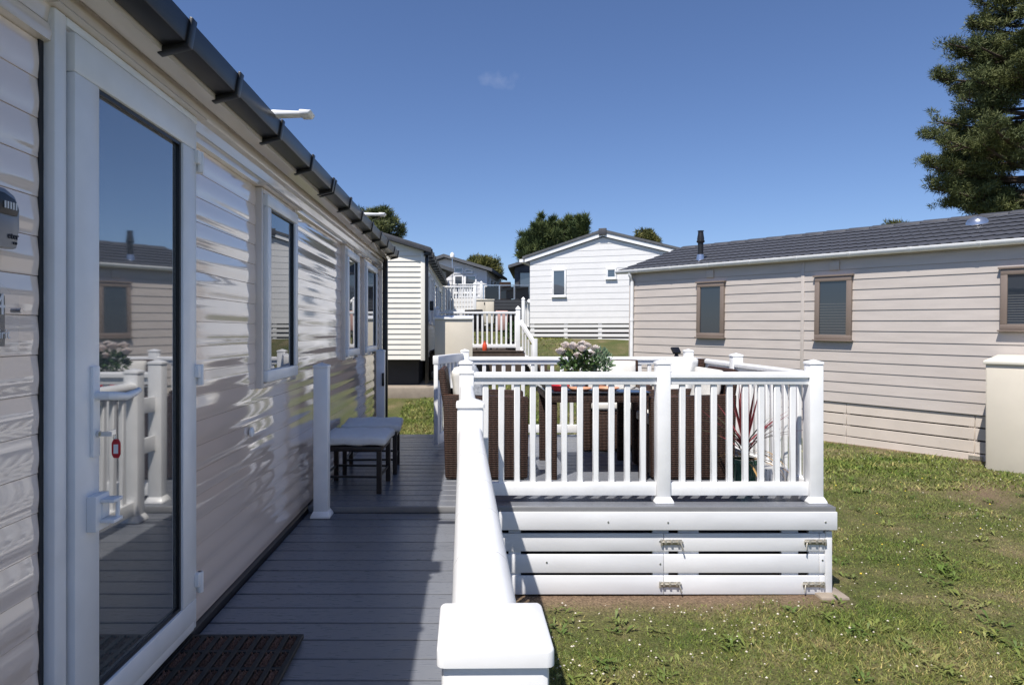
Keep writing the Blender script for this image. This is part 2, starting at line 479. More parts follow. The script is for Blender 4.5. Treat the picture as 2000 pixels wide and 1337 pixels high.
me.polygons.foreach_set('loop_start', np.arange(0, q.size, 4, dtype=np.int32))
at = me.attributes.new('soil', 'FLOAT', 'POINT'); at.data.foreach_set('value', soilmask(gx, gy).reshape(-1).astype(np.float32))
me.update(calc_edges=True); me.polygons.foreach_set('use_smooth', [True] * len(me.polygons))
me.materials.append(M['ground'])
tag(link('ground', me), kind='structure')

def keepout(x, y):
    k = (x < .07) & (y < 4.4)
    k |= (x > -1.2) & (x < 2.40) & (y > 4.36) & (y < 7.44)
    k |= (x < -1.05) & (y < 8.15)
    k |= (x < -.95) & (y > 12.3)
    d = (x - 6.425) * .81 + (y - 9.6) * .586
    k |= (d > -.01) & (x > 3.2)
    return k
def grass_patch(n, x0, x1, y0, y1, hmin, hmax, wd, power=1.0):
    x = rng.uniform(x0, x1, n * 2)
    u = rng.random(n * 2)
    y = 1 / (1 / y0 + u * (1 / y1 - 1 / y0))
    lush = noise2(x, y, 3.2, 11)
    ok = ~keepout(x, y) & (rng.random(len(x)) > soilmask(x, y) * 1.25 - .08) & (lush + rng.uniform(-.5, 1.2, len(x)) > -.25)
    x, y = x[ok][:n], y[ok][:n]
    lush = lush[ok][:n]
    m = len(x)
    z = gz(x, y) - .004
    h = rng.uniform(hmin, hmax, m) * (1 + .7 * np.clip(lush, -.5, 1))
    a = rng.uniform(0, 6.283, m); lean = rng.uniform(.4, 2.2, m)
    wv = wd * rng.uniform(.6, 1.4, m) * (1 + y / 9)
    b = rng.uniform(0, 6.283, m)
    V = np.zeros((m, 3, 3))
    V[:, 0] = np.stack([x - np.cos(b) * wv / 2, y - np.sin(b) * wv / 2, z], -1)
    V[:, 1] = np.stack([x + np.cos(b) * wv / 2, y + np.sin(b) * wv / 2, z], -1)
    V[:, 2] = np.stack([x + np.cos(a) * lean * h * .8, y + np.sin(a) * lean * h * .8, z + h], -1)
    return V, np.clip(rng.normal(.45, .25, m), 0, 1)
gp = [grass_patch(420000, .05, 9, 2.2, 10, .007, .024, .0042), grass_patch(40000, -1.2, 9, 7.3, 24, .02, .05, .008),
      grass_patch(34000, -1.2, 1.2, 7.3, 12.6, .02, .05, .007)]
o = link('grass', tri_mesh('grass', np.concatenate([g[0] for g in gp]), np.concatenate([g[1] for g in gp]), M['blade']))
tag(o, 'short patchy green and straw coloured grass of the lawn', 'grass', kind='stuff')
def heads(n, r0, r1, m, name, label, cat, seed, thr):
    r = np.random.default_rng(seed)
    x = r.uniform(.1, 9, n * 6); y = 1 / (1 / 2.4 + r.random(n * 6) * (1 / 13 - 1 / 2.4))
    cl = noise2(x, y, 1.5, seed) + .6 * noise2(x, y, 5, seed + 1)
    ok = ~keepout(x, y) & (cl + r.uniform(-.7, .7, len(x)) > thr) & (soilmask(x, y) < .5)
    x, y = x[ok][:n], y[ok][:n]; k = len(x)
    rad = r.uniform(r0, r1, k); z = gz(x, y) + r.uniform(.02, .05, k)
    oc = np.array([(1, 0, 0), (0, 1, 0), (-1, 0, 0), (0, -1, 0), (0, 0, .8), (0, 0, -.8)])
    fc = np.array([(0, 1, 4), (1, 2, 4), (2, 3, 4), (3, 0, 4), (1, 0, 5), (2, 1, 5), (3, 2, 5), (0, 3, 5)])
    P = np.stack([x, y, z], -1)
    V = P[:, None, None, :] + oc[fc][None] * rad[:, None, None, None]
    o = link(name, tri_mesh(name, V.reshape(-1, 3, 3), np.repeat(r.random(k), 8), m))
    tag(o, label, cat, kind='stuff')
heads(2300, .003, .0085, M['clover'], 'clover_flowers', 'tiny white clover and daisy heads scattered through the lawn', 'flowers', 21, .30)
heads(70, .006, .010, M['yellow'], 'yellow_flowers', 'few tiny yellow flower heads dotted about the lawn', 'flowers', 33, .0)
# low broad leaved weeds in the lawn
def weeds():
    r = np.random.default_rng(5); V = []; T = []
    for k in range(420):
        x = r.uniform(.2, 7.5); y = 1 / (1 / 2.6 + r.random() * (1 / 9 - 1 / 2.6))
        if keepout(np.array(x), np.array(y)): continue
        z = float(gz(x, y)); t = r.random()
        for j in range(r.integers(8, 20)):
            a = r.uniform(0, 6.28); L = r.uniform(.03, .075); w_ = L * .28; e = r.uniform(.3, 1.0)
            d = np.array([math.cos(a), math.sin(a), e]); p = np.array([-math.sin(a), math.cos(a), 0])
            b = np.array([x, y, z]) + r.normal(0, .03, 3) * (1, 1, 0); mid = b + d * L * .55; tip = b + d * L * (1, 1, .6)
            t_ = t * .55 + r.uniform(-.1, .1); V += [[b, mid - p * w_ / 2, mid + p * w_ / 2], [mid - p * w_ / 2, tip, mid + p * w_ / 2]]; T += [t_, t_]
    return np.array(V), np.array(T)
V, T = weeds()
tag(link('weeds', tri_mesh('weeds', V, T, M['blade'])), 'low leafy weed clumps growing in the lawn by the deck', 'weeds', kind='stuff')

# ------------------------------------------------------------------ cladding, windows, roofs
def plank(x0b, x1b, x0t, x1t, z0, z1, tb=.014, tt=.004):
    """a lapped board on the plane y=0, facing -y; bottom edge prouder than the top"""
    m = MB()
    m.add([(x0b, 0, z0), (x1b, 0, z0), (x1t, 0, z1), (x0t, 0, z1), (x0b, -tb, z0), (x1b, -tb, z0), (x1t, -tt, z1), (x0t, -tt, z1)],
          [(0, 1, 2, 3), (7, 6, 5, 4), (0, 4, 5, 1), (1, 5, 6, 2), (2, 6, 7, 3), (3, 7, 4, 0)])
    return m
def minus(segs, a, b):
    out = []
    for s, e in segs:
        if b <= s or a >= e: out.append((s, e)); continue
        if a > s + .01: out.append((s, a))
        if b < e - .01: out.append((b, e))
    return out
def clad(parent, x0, x1, z0, z1, pitch, m, openings=(), y=0.0, top=None, joints=(), gap=.003, name='cladding_board', tb=.014, rz=0, org=(0, 0, 0)):
    """courses of boards; top(z)->(xmin,xmax) trims a gable"""
    n = max(1, round((z1 - z0) / pitch)); p = (z1 - z0) / n
    for i in range(n):
        a, b = z0 + i * p, z0 + (i + 1) * p - gap
        segs = [(x0, x1)]
        for (ox0, ox1, oz0, oz1) in openings:
            if min(b, oz1) - max(a, oz0) > .35 * p: segs = minus(segs, ox0, ox1)
        for j in joints: segs = minus(segs, j - .002, j + .002)
        for s, e in segs:
            s0, e0, s1, e1 = s, e, s, e
            if top:
                l0, r0 = top(a); l1, r1 = top(b)
                s0, e0, s1, e1 = max(s, l0), min(e, r0), max(s, l1), min(e, r1)
                if e0 - s0 < .03: continue
                if e1 < s1: s1 = e1 = (s1 + e1) / 2
            mb = plank(s0, e0, s1, e1, a, b, tb)
            if rz or any(org):
                mt = Matrix.Translation(org) @ Matrix.Rotation(rz, 4, 'Z')
                mb.v = [tuple(mt @ Vector(v)) for v in mb.v]
            elif y:
                mb.v = [(v[0], v[1] + y, v[2]) for v in mb.v]
            mb.build(name, m, parent)
def window(parent, x0, x1, z0, z1, fm, gm, fw=.06, d0=-.055, d1=.03, sill=True, mull=(), blind=False, y=0.0, name='window'):
    """framed window on the plane y, facing -y; window > frame, pane, sill"""
    f = MB()
    a, b = y + d0, y + d1
    f.box(x0, x1, a, b, z1 - fw, z1); f.box(x0, x1, a, b, z0, z0 + fw)
    f.box(x0, x0 + fw, a, b, z0 + fw, z1 - fw); f.box(x1 - fw, x1, a, b, z0 + fw, z1 - fw)
    for mx_ in mull: f.box(mx_ - fw * .4, mx_ + fw * .4, a + .004, b, z0 + fw, z1 - fw)
    wdw = f.build(name, fm, parent, bevel=.006)
    c = Vector(wdw.location)
    def sub(mb, nm, m, bev=0):
        mb.v = [tuple(Vector(v) - c) for v in mb.v]
        return mb.build(nm, m, wdw, bevel=bev)
    g = MB(); g.box(x0 + fw - .006, x1 - fw + .006, y + d0 + .022, y + d0 + .030, z0 + fw - .006, z1 - fw + .006); sub(g, 'pane', gm)
    k = MB(); k.box(x0 + fw * .5, x1 - fw * .5, y + d0 + .034, y + d0 + .037, z0 + fw * .5, z1 - fw * .5); sub(k, 'backing', M['interior'])
    if sill:
        s = MB(); s.box(x0 - .02, x1 + .02, y + d0 - .03, y + d1, z0 - .024, z0 - .002); sub(s, 'sill', fm, .004)
    if blind:
        n = 12
        s = MB()
        for i in range(n):
            zz = z0 + fw + (z1 - z0 - 2 * fw) * .62 * i / n
            s.box(x0 + fw, x1 - fw, y + d0 + .0205, y + d0 + .0215, zz + .004, zz + .012)
        s and sub(s, 'blind', M['blind'])
    return wdw
def tile_roof(parent, x0, x1, y_e, z_e, y_r, z_r, m, panel=1.12, courses=7, wave=.14, name='tile_sheet'):
    """pressed tile sheets laid in courses from the eave (y_e,z_e) to the ridge (y_r,z_r), wavy lower edge"""
    L = math.hypot(y_r - y_e, z_r - z_e); ang = math.atan2(z_r - z_e, abs(y_r - y_e)); sg = 1 if y_r > y_e else -1
    cl = L / courses
    n = max(1, round((x1 - x0) / panel)); pw = (x1 - x0) / n
    kx = max(2, round(pw / wave)) * 6
    mb = MB()
    for i in range(kx + 1):
        x = pw * i / kx; ph = 2 * math.pi * i / 6
        drop = .10 * (0.5 + .5 * math.cos(ph)); h = .012 * (0.5 + .5 * math.cos(ph))
        mb.v += [(x, -drop + .014, .004), (x, -drop, .020 + h * .7), (x, cl * 1.02, .004 + h * .4), ]
    for i in range(kx):
        a = 3 * i; b = a + 3
        mb.f += [(a, b, b + 1, a + 1), (a + 1, b + 1, b + 2, a + 2)]
    me = mb.mesh(name, m); me.polygons.foreach_set('use_smooth', [True] * len(me.polygons)); me.set_sharp_from_angle(angle=R(40))
    for j in range(courses):
        for i in range(n):
            yy = y_e + sg * math.cos(ang) * cl * j; zz = z_e + math.sin(ang) * cl * j
            if sg > 0: link(name, me, parent, (x0 + i * pw, yy, zz), (ang, 0, 0))
            else: link(name, me, parent, (x0 + (i + 1) * pw, yy, zz), (ang, 0, math.pi))

# ------------------------------------------------------------------ the caravan on the left, its door open wall runs along the walkway
WX = -1.09
cv = thing('static_caravan', 'glossy cream static caravan with glazed white door beside the walkway, nearest on the left', 'caravan', (WX - 1.85, 2.5, 0))
def W(mb):                       # world -> caravan frame
    mb.v = [(v[0] - (WX - 1.85), v[1] - 2.5, v[2]) for v in mb.v]; return mb
Y0, Y1 = -3.2, 8.08
ZB, ZT = .551, 2.451
W(MB().box(WX - 3.7, WX - .016, Y0, Y1, .45, 2.62)).build('wall', M['siding_l_trim'], cv)
NC = 19; PC = (ZT - ZB) / NC
def wave_board(y0, y1, z):
    m = MB(); K = 10; o = 0
    pr = []
    for k in range(K + 1):
        t = k / K
        off = .005 + .0042 * math.sin(math.pi * t ** .8) ** 1.3 + (.0018 if k == 0 else 0)
        pr.append((WX - .016 + off, z + .0018 + (PC - .0022) * t))
    for yy in (y0, y1):
        m.v += [(WX - .017, yy, z)] + [(x, yy, zz) for x, zz in pr] + [(WX - .017, yy, z + PC)]
    n = K + 3
    m.f = [(i, i + 1, n + i + 1, n + i) for i in range(n - 1)] + [tuple(range(n)), tuple(range(n, 2 * n))[::-1]]
    return m
L_WIN = [(3.43, 4.03, 1.45, 2.42), (5.67, 6.26, 1.50, 2.42), (6.70, 7.45, 1.50, 2.42)]
opens = [(1.735, 2.57, .50, 2.56)] + L_WIN
for i in range(NC):
    z = ZB + PC * i
    segs = [(Y0, Y1)]
    for a, b, z0, z1 in opens:
        if min(z + PC, z1) - max(z, z0) > .45 * PC: segs = minus(segs, a + .012, b - .012)
    for a, b in segs:
        W(wave_board(a, b, z)).build('cladding_board', M['siding_l'], cv, smooth='auto')
# bands at the top of the wall
W(MB().prism([(WX - .016, 2.452), (WX + .012, 2.456), (WX + .016, 2.475), (WX + .008, 2.50), (WX - .016, 2.502)], 'y', 2.60, Y1)).build('moulding', M['siding_l_trim'], cv, smooth='auto')
W(MB().prism([(WX - .016, 2.452), (WX + .012, 2.456), (WX + .016, 2.475), (WX + .008, 2.50), (WX - .016, 2.502)], 'y', Y0, 1.715)).build('moulding', M['siding_l_trim'], cv, smooth='auto')
W(MB().prism([(WX - .016, 2.503), (WX + .004, 2.505), (WX + .010, 2.545), (WX + .030, 2.555), (WX + .034, 2.585), (WX + .02, 2.615), (WX - .016, 2.615)], 'y', Y0, Y1)).build('fascia', M['siding_l_trim'], cv, smooth='auto')
W(MB().prism([(WX - .02, 2.6165), (WX + .034, 2.6165), (WX + .060, 2.585), (WX + .113, 2.597), (WX + .113, 2.69), (WX - .02, 2.69)], 'y', Y0, Y1 + .04)).build('soffit', M['siding_l_trim'], cv, smooth='auto')
W(MB().box(WX - .02, WX + .014, Y0, Y1, .40, .549)).build('base_trim', M['gutter_dark'], cv)
W(MB().box(WX - .016, WX + .012, Y1 - .05, Y1 + .012, .46, 2.61)).build('corner_trim', M['siding_l_trim'], cv, bevel=.004)
rf = MB()
rf.prism([(WX + .10, 2.70), (WX - 1.9, 3.24), (WX - 3.9, 2.70), (WX - 3.9, 2.692), (WX - .02, 2.692)], 'y', Y0 - .1, Y1 + .1)
W(rf).build('roof', M['roof'], cv)
g = MB()
gp_ = [(WX + .116, 2.614), (WX + .190, 2.624), (WX + .203, 2.695), (WX + .196, 2.695), (WX + .184, 2.632), (WX + .123, 2.622), (WX + .123, 2.695), (WX + .116, 2.695)]
g.prism(gp_, 'y', Y0, Y1 + .12)
gut = W(g).build('gutter', M['gutter_dark'], cv, bevel=.002)
gc = Vector(gut.location)
bk = None
for k, yb in enumerate([-1.3, -.7, -.1, .5, .98, 1.56, 2.12, 2.56, 3.13, 3.74, 4.30, 4.36, 4.92, 5.46, 6.02, 6.6, 7.15, 7.75, 8.14]):
    b = MB()
    b.prism([(WX + .098, 2.590), (WX + .196, 2.614), (WX + .212, 2.702), (WX + .201, 2.706), (WX + .188, 2.64), (WX + .114, 2.614), (WX + .104, 2.62)], 'y', -.018, .018)
    if bk is None:
        me = W(b).mesh('bracket', M['black'], bevel=.002); bk = me
    link('bracket', bk, gut, Vector((0, yb, 0)) - gc)
W(MB().box(WX + .015, WX + .075, Y1 - .01, Y1 + .055, .0, 2.62)).build('downpipe', M['black_metal'], cv, bevel=.008)
# glazed door
def dpart(mb, nm, m, par, bev=0, smooth=False):
    mb.v = [(v[0] - (WX - 1.85) - par.location[0], v[1] - 2.5 - par.location[1], v[2] - par.location[2]) for v in mb.v]
    return mb.build(nm, m, par, bevel=bev, smooth=smooth)
SX = WX + .035
DY0, DY1, DZ0, DZ1 = 1.774, 2.563, .605, 2.510
sm = MB(); fw = .105
sm.box(SX - .055, SX, DY0, DY1, DZ1 - fw, DZ1); sm.box(SX - .055, SX, DY0, DY1, DZ0, DZ0 + .085)
sm.box(SX - .055, SX, DY0, DY0 + fw + .015, DZ0 + .085, DZ1 - fw); sm.box(SX - .055, SX, DY1 - fw - .015, DY1, DZ0 + .085, DZ1 - fw)
door = W(sm).build('door', M['upvc'], cv, bevel=.007)
GY0, GY1, GZ0, GZ1 = DY0 + fw + .015, DY1 - fw - .015, DZ0 + .085, DZ1 - fw
fr = MB()
fr.box(WX - .02, WX + .022, 1.708, 1.760, .56, 2.545); fr.box(WX - .02, WX + .022, 1.760, 2.60, 2.519, 2.545); fr.box(WX - .02, WX + .018, 2.572, 2.60, .56, 2.519)
fr.box(WX - .02, WX + .022, 1.760, 2.572, .56, .597)
dpart(fr, 'door_frame', M['upvc'], door, .006)
dk = MB(); dk.box(WX - .015, WX - .006, 1.690, 1.7065, .56, 2.545); dk.box(WX - .015, WX + .004, 1.760, 2.572, .597, 2.519); dpart(dk, 'gasket', M['black'], door)
dpart(MB().box(SX - .030, SX - .022, GY0 - .004, GY1 + .004, GZ0 - .004, GZ1 + .004), 'glass', M['doorglass'], door)
sl = MB()
e = .012
sl.box(SX - .021, SX - .010, GY0, GY1, GZ1 - e, GZ1); sl.box(SX - .021, SX - .010, GY0, GY1, GZ0, GZ0 + e); sl.box(SX - .021, SX - .010, GY1 - e, GY1, GZ0 + e, GZ1 - e)
dpart(sl, 'seal', M['black'], door)
bd = MB()
bd.box(SX - .0215, SX - .006, GY0 + e, GY1 - e, GZ1 - e - .010, GZ1 - e)
hd = MB(); hd.box(SX, SX + .010, 1.842, 1.876, 1.362, 1.614)
hd.tube([(SX + .008, 1.859, 1.532), (SX + .045, 1.859, 1.532), (SX + .052, 1.875, 1.530), (SX + .055, 1.93, 1.524), (SX + .053, 1.985, 1.529), (SX + .050, 2.015, 1.535)], [.013, .012, .0125, .0115, .0105, .009], 12)
dpart(hd, 'handle', M['upvc'], door, .003)
lk = MB(); lk.box(SX, SX + .026, 1.825, 1.895, 1.160, 1.258); lk.box(SX + .026, SX + .066, 1.845, 1.893, 1.236, 1.246); lk.box(SX + .026, SX + .066, 1.845, 1.893, 1.180, 1.190); lk.tube([(SX + .056, 1.882, 1.188), (SX + .056, 1.882, 1.238)], .006, 10)
lk.box(SX + .022, SX + .03, 1.852, 1.888, 1.192, 1.234)
dpart(lk, 'lock_box', M['upvc'], door, .004)
for zc in (2.355, 1.535, .735):
    h = MB(); h.box(SX - .005, SX + .014, DY1 - .022, DY1 + .022, zc, zc + .050); h.tube([(SX + .008, DY1 + .012, zc - .03), (SX + .008, DY1 + .012, zc + .05)], .012, 10); h.box(SX - .02, SX + .008, DY1 + .004, DY1 + .045, zc - .028, zc + .01)
    dpart(h, 'hinge', M['upvc'], door, .003)
W(MB().prism([(WX - .016, 2.545), (WX + .045, 2.548), (WX + .040, 2.556), (WX - .016, 2.575)], 'y', 1.69, 2.64)).build('drip_rail', M['siding_l_trim'], cv)
# windows of this wall (built facing -y, turned to face +x)
for a, b, z0, z1 in L_WIN:
    f = MB(); fwn = .062; x0, x1 = WX - .02, WX + .045
    f.box(x0, x1, a, b, z1 - fwn, z1); f.box(x0, x1, a, b, z0, z0 + fwn); f.box(x0, x1, a, a + fwn, z0 + fwn, z1 - fwn); f.box(x0, x1, b - fwn, b, z0 + fwn, z1 - fwn)
    wd = W(f).build('window', M['upvc'], cv, bevel=.008)
    dpart(MB().box(x1 - .028, x1 - .022, a + fwn - .005, b - fwn + .005, z0 + fwn - .005, z1 - fwn + .005), 'pane', M['glass'], wd)
    tf = MB(); tf.box(WX - .02, WX + .024, a - .035, a - .006, z0 - .03, z1 + .03); tf.box(WX - .02, WX + .024, b + .006, b + .03, z0 - .03, z1 + .03)
    tf.box(WX - .02, WX + .024, a - .006, b + .006, z1 + .004, z1 + .03); tf.box(WX - .02, WX + .024, a - .006, b + .006, z0 - .03, z0 - .004)
    dpart(tf, 'frame', M['siding_l_trim'], wd, .005)
    bs = MB(); e = .008
    bs.box(x1 - .0215, x1 - .012, b - fwn - e, b - fwn, z0 + fwn, z1 - fwn); bs.box(x1 - .0215, x1 - .012, a + fwn, b - fwn - e, z1 - fwn - e, z1 - fwn)
    dpart(bs, 'seal', M['black'], wd)
    dpart(MB().prism([(WX - .016, z1 + .031), (WX + .055, z1 + .033), (WX + .050, z1 + .042), (WX - .016, z1 + .06)], 'y', a - .06, b + .06), 'drip_rail', M['siding_l_trim'], wd)
# things fixed to this caravan
t = thing('key', 'metal key with red tag hanging in the glazed door lock', 'key', (SX + .010, 1.872, 1.425))
k = MB(); k.lathe([(.009, 0), (.009, .008)], 14); k.v = [(v[2], v[0] - .012, v[1]) for v in k.v]; k.box(.006, .042, -.014, -.010, -.006, .006); k.box(.024, .028, -.012, .034, -.007, .007)
k.build('blade', M['steel'], t)
rg = MB(); rg.tube([(.026, .030 + .006 * math.cos(a), -.012 + .010 * math.sin(a)) for a in np.linspace(0, 6.28, 14)], .0012, 6); rg.build('ring', M['steel'], t)
tg = MB()
tp = [(.030 + .0125 * c, -.048 + .027 * s_) for c, s_ in [(-1, -.6), (-.55, -1), (.55, -1), (1, -.6), (1, .6), (.55, 1), (-.55, 1), (-1, .6)]]
tg.prism(tp, 'y', .030, .034); tgo = tg.build('tag', M['red'], t, bevel=.0008)
link('paper', MB().box(-.0065, .0065, -.0003, .0003, -.014, .012).mesh('paper', M['print']), tgo, (0, -.0023, 0))
t = thing('alarm_box', 'silver grey rounded alarm box on the cream wall above the number plaque', 'alarm box', (WX + .012, 1.47, 1.90))
pts = [(-.09, 0), (.068, 0), (.078, .05), (.078, .095), (.062, .122), (.03, .134), (-.09, .138)]
b = MB().prism(pts, 'x', 0, .03); b.build('case', M['boxgrey'], t, bevel=.006)
MB().prism([(-.08, .075), (.062, .075), (.068, .09), (.055, .112), (.02, .122), (-.08, .125)], 'x', .0305, .034).build('top_panel', M['black'], t, bevel=.001)
for i in range(5):
    MB().box(.0345, .0365, .018 + i * .009, .022 + i * .009, .088, .104).build('louvre', M['print'], t)
lettering('eter', .022, M['printdark'], t, Matrix.Translation((.031, .034, .022)) @ FACE_X)
lettering('co', .014, M['printdark'], t, Matrix.Translation((.031, .052, .010)) @ FACE_X)
t = thing('number_plaque', 'clear arched plaque with white number 4 on the cream wall left of the door', 'plaque', (WX + .010, 1.40, 1.665))
arc = [(-.02, 0), (.175, 0), (.175, .130), (.150, .132)] + [(.150 - .125 * math.sin(a), .132 + .06 * math.sin(a) ** .7) for a in np.linspace(.1, 1.57, 7)] + [(-.02, .195)]
MB().prism(arc, 'x', .006, .010).build('plate', M['clear'], t)
MB().prism([(-.02, .012), (.135, .012), (.135, .128), (.118, .134), (.10, .150), (.06, .168), (-.02, .176)], 'x', .002, .005).build('backing', M['clearplate'], t)
ft = MB(); ft.tube([(0, .165, .095), (.024, .165, .095)], .006, 10); ft.build('fixing', M['steel'], t)
lettering('4', .068, M['print'], t, Matrix.Translation((.0112, .094, .085)) @ FACE_X)
lettering('pirit', .032, M['print'], t, Matrix.Translation((.0112, .090, .030)) @ FACE_X)
# roof edge lamps
lamp0 = None
for i, (yy, lab) in enumerate([(3.05, 'white arm lamp sticking out over the dark gutter, nearer the door'), (5.65, 'white arm lamp sticking out over the dark gutter, farther along by the pine')]):
    if lamp0 is None:
        t = thing('eave_lamp', lab, 'lamp', (WX + .17, yy, 2.672), 0, 'lamps on the gutter of the cream caravan')
        MB().box(-.05, .01, -.05, .05, -.004, .012).build('foot', M['upvc'], t, bevel=.003)
        a = MB(); a.prism([(-.03, .0), (.008, .0), (.035, .022), (.15, .026), (.15, .042), (.02, .046), (-.025, .044)], 'y', -.03, .03); a.build('arm', M['upvc'], t, bevel=.006)
        MB().prism([(.14, .022), (.185, .022), (.198, .042), (.14, .045)], 'y', -.045, .045).build('lamp_head', M['upvc'], t, bevel=.006)
        lamp0 = t
    else:
        t = copy_tree(lamp0); t.location = (WX + .17, yy, 2.672); t['label'] = lab
tag(MB().lathe([(.024, 0), (.024, .008), (.012, .014)], 18).build('wall_cap', M['upvc']), 'small round white cover cap on the cream wall past the door', 'wall cap').matrix_world = Matrix.Translation((WX, 3.295, 1.215)) @ Matrix.Rotation(R(90), 4, 'Y')
t = thing('flue_pipe', 'dark square flue rising above the gutter over the door', 'flue', (WX + .02, 2.02, 2.74))
MB().box(-.06, .06, -.06, .06, -.05, .42).build('pipe', M['gutter_dark'], t, bevel=.008)
MB().box(-.08, .08, -.08, .08, .42, .45).build('cap', M['black'], t, bevel=.006)

# ------------------------------------------------------------------ decks
LZ, UZ = .52, .564
def boards(parent, x0, x1, ylist, z, m, wdt=.1405, th=.024):
    cache = MB().box(-(x1 - x0) / 2, (x1 - x0) / 2, -wdt / 2, wdt / 2, -th, 0).mesh('deck_board', m, bevel=.003, seg=1)
    for y in ylist:
        link('deck_board', cache, parent, ((x0 + x1) / 2 - parent.location[0], y - parent.location[1], z - parent.location[2] + random.uniform(-.0008, .0008)))
wk = thing('walkway_deck', 'lower grey decked walkway running past the glazed door', 'deck', (-.5, 1.5, 0))
def D(mb, par): mb.v = [(v[0] - par.location[0], v[1] - par.location[1], v[2] - par.location[2]) for v in mb.v]; return mb
boards(wk, WX + .016, .062, [4.227 - .15 * k - .075 for k in range(37)], LZ, M['deck'])
boards(wk, WX + .016, .040, [4.312], LZ, M['deck'], wdt=.135)
D(MB().box(.050, .070, -1.3, 4.37, LZ - .15, LZ - .026), wk).build('fascia_board', M['upvc_b'], wk, bevel=.003)
for i in range(3):
    D(MB().box(.030, .045, -1.3, 4.36, .245 - i * .14, .365 - i * .14), wk).build('skirting_board', M['upvc_b'], wk, bevel=.003)
D(MB().box(WX + .03, .025, -1.28, 4.34, .42, .492), wk).build('joist', M['black'], wk)
dk = thing('raised_deck', 'raised grey dining deck with white slatted skirting and latched hatch', 'deck', (.65, 5.9, 0))
boards(dk, WX + .016, 2.392, [4.38 + .075 + .15 * k for k in range(20)] + [7.39], UZ, M['deck'])
DX1 = 2.400
D(MB().box(WX + .02, DX1, 4.378, 4.386, UZ - .042, UZ - .003), dk).build('nosing', M['deck_edge'], dk, bevel=.003)
D(MB().box(.075, DX1 + .004, 4.366, 4.384, UZ - .153, UZ - .0345), dk).build('fascia_board', M['upvc_b'], dk, bevel=.003)
D(MB().box(DX1 - .012, DX1 + .006, 4.386, 7.44, UZ - .153, UZ - .0345), dk).build('fascia_board', M['upvc_b'], dk, bevel=.003)
D(MB().box(WX + .02, DX1 - .02, 7.45, 7.465, UZ - .153, UZ - .0345), dk).build('fascia_board', M['upvc_b'], dk, bevel=.003)
sz = [(.262, .381), (.120, .241), (-.022, .101)]
for a, b in sz:
    D(MB().box(.08, 1.2725, 4.398, 4.414, a, b), dk).build('skirting_board', M['upvc_b'], dk, bevel=.003)
    D(MB().box(1.2755, 2.300, 4.398, 4.414, a, b), dk).build('hatch_board', M['upvc_b'], dk, bevel=.003)
    D(MB().box(2.303, 2.340, 4.398, 4.414, a, b), dk).build('skirting_board', M['upvc_b'], dk, bevel=.003)
    D(MB().box(DX1 - .032, DX1 - .014, 4.44, 7.42, a, b), dk).build('skirting_board', M['upvc_b'], dk, bevel=.003)
D(MB().box(2.341, 2.386, 4.396, 4.45, -.03, .395), dk).build('corner_strip', M['upvc_b'], dk, bevel=.004)
for u0, u1 in ((1.205, 1.31), (1.375, 1.51), (2.06, 2.17), (2.24, 2.34), (.25, .33)):
    D(MB().box(u0, u1, 4.416, 4.44, -.03, .395), dk).build('batten', M['upvc_b'], dk)
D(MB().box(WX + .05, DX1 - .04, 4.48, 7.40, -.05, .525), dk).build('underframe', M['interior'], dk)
bolt0 = None
for (x, z, fl) in ((1.33, .323, 1), (2.265, .325, -1), (1.32, .045, 1), (2.255, .045, -1)):
    if bolt0 is None:
        b = MB(); b.box(-.062, .062, -.004, 0, -.018, .018)
        b.tube([(-.072, -.012, .004), (.068, -.012, .004)], .0065, 10)
        for xx in (-.05, -.01, .035): b.box(xx - .007, xx + .007, -.021, -.003, -.008, .016)
        b.tube([(.05, -.012, .004), (.058, -.022, -.02), (.064, -.03, -.045)], .005, 8)
        b.box(-.078, -.066, -.016, 0, -.02, .02)
        bolt0 = b.mesh('bolt_latch', M['brass'], bevel=.0012)
    o = link('bolt_latch', bolt0, dk, (x - .65, 4.397 - 5.9, z), (0, 0, 0))
    o.scale = (fl, 1, 1)
scr = None
for x, z, y in ((1.292, .462, 4.3655), (1.25, .18, 4.3975), (2.325, .465, 4.3655), (2.322, .205, 4.3975), (1.248, .045, 4.3975), (1.248, .33, 4.3975), (.9, .465, 4.3655), (.5, .19, 4.3975)):
    if scr is None:
        s_ = MB().lathe([(.007, 0), (.006, .003), (.002, .0035)], 10); s_.v = [(v[0], -v[2], v[1]) for v in s_.v]; scr = s_.mesh('screw', M['steel'])
    link('screw', scr, dk, (x - .65, y - 5.9, z))
tag(MB().box(2.27, 2.46, 4.31, 4.50, -.08, -.008).build('paving_slab', M['concrete'], bevel=.015), 'sunken pale paving slab at the front right deck corner', 'slab')

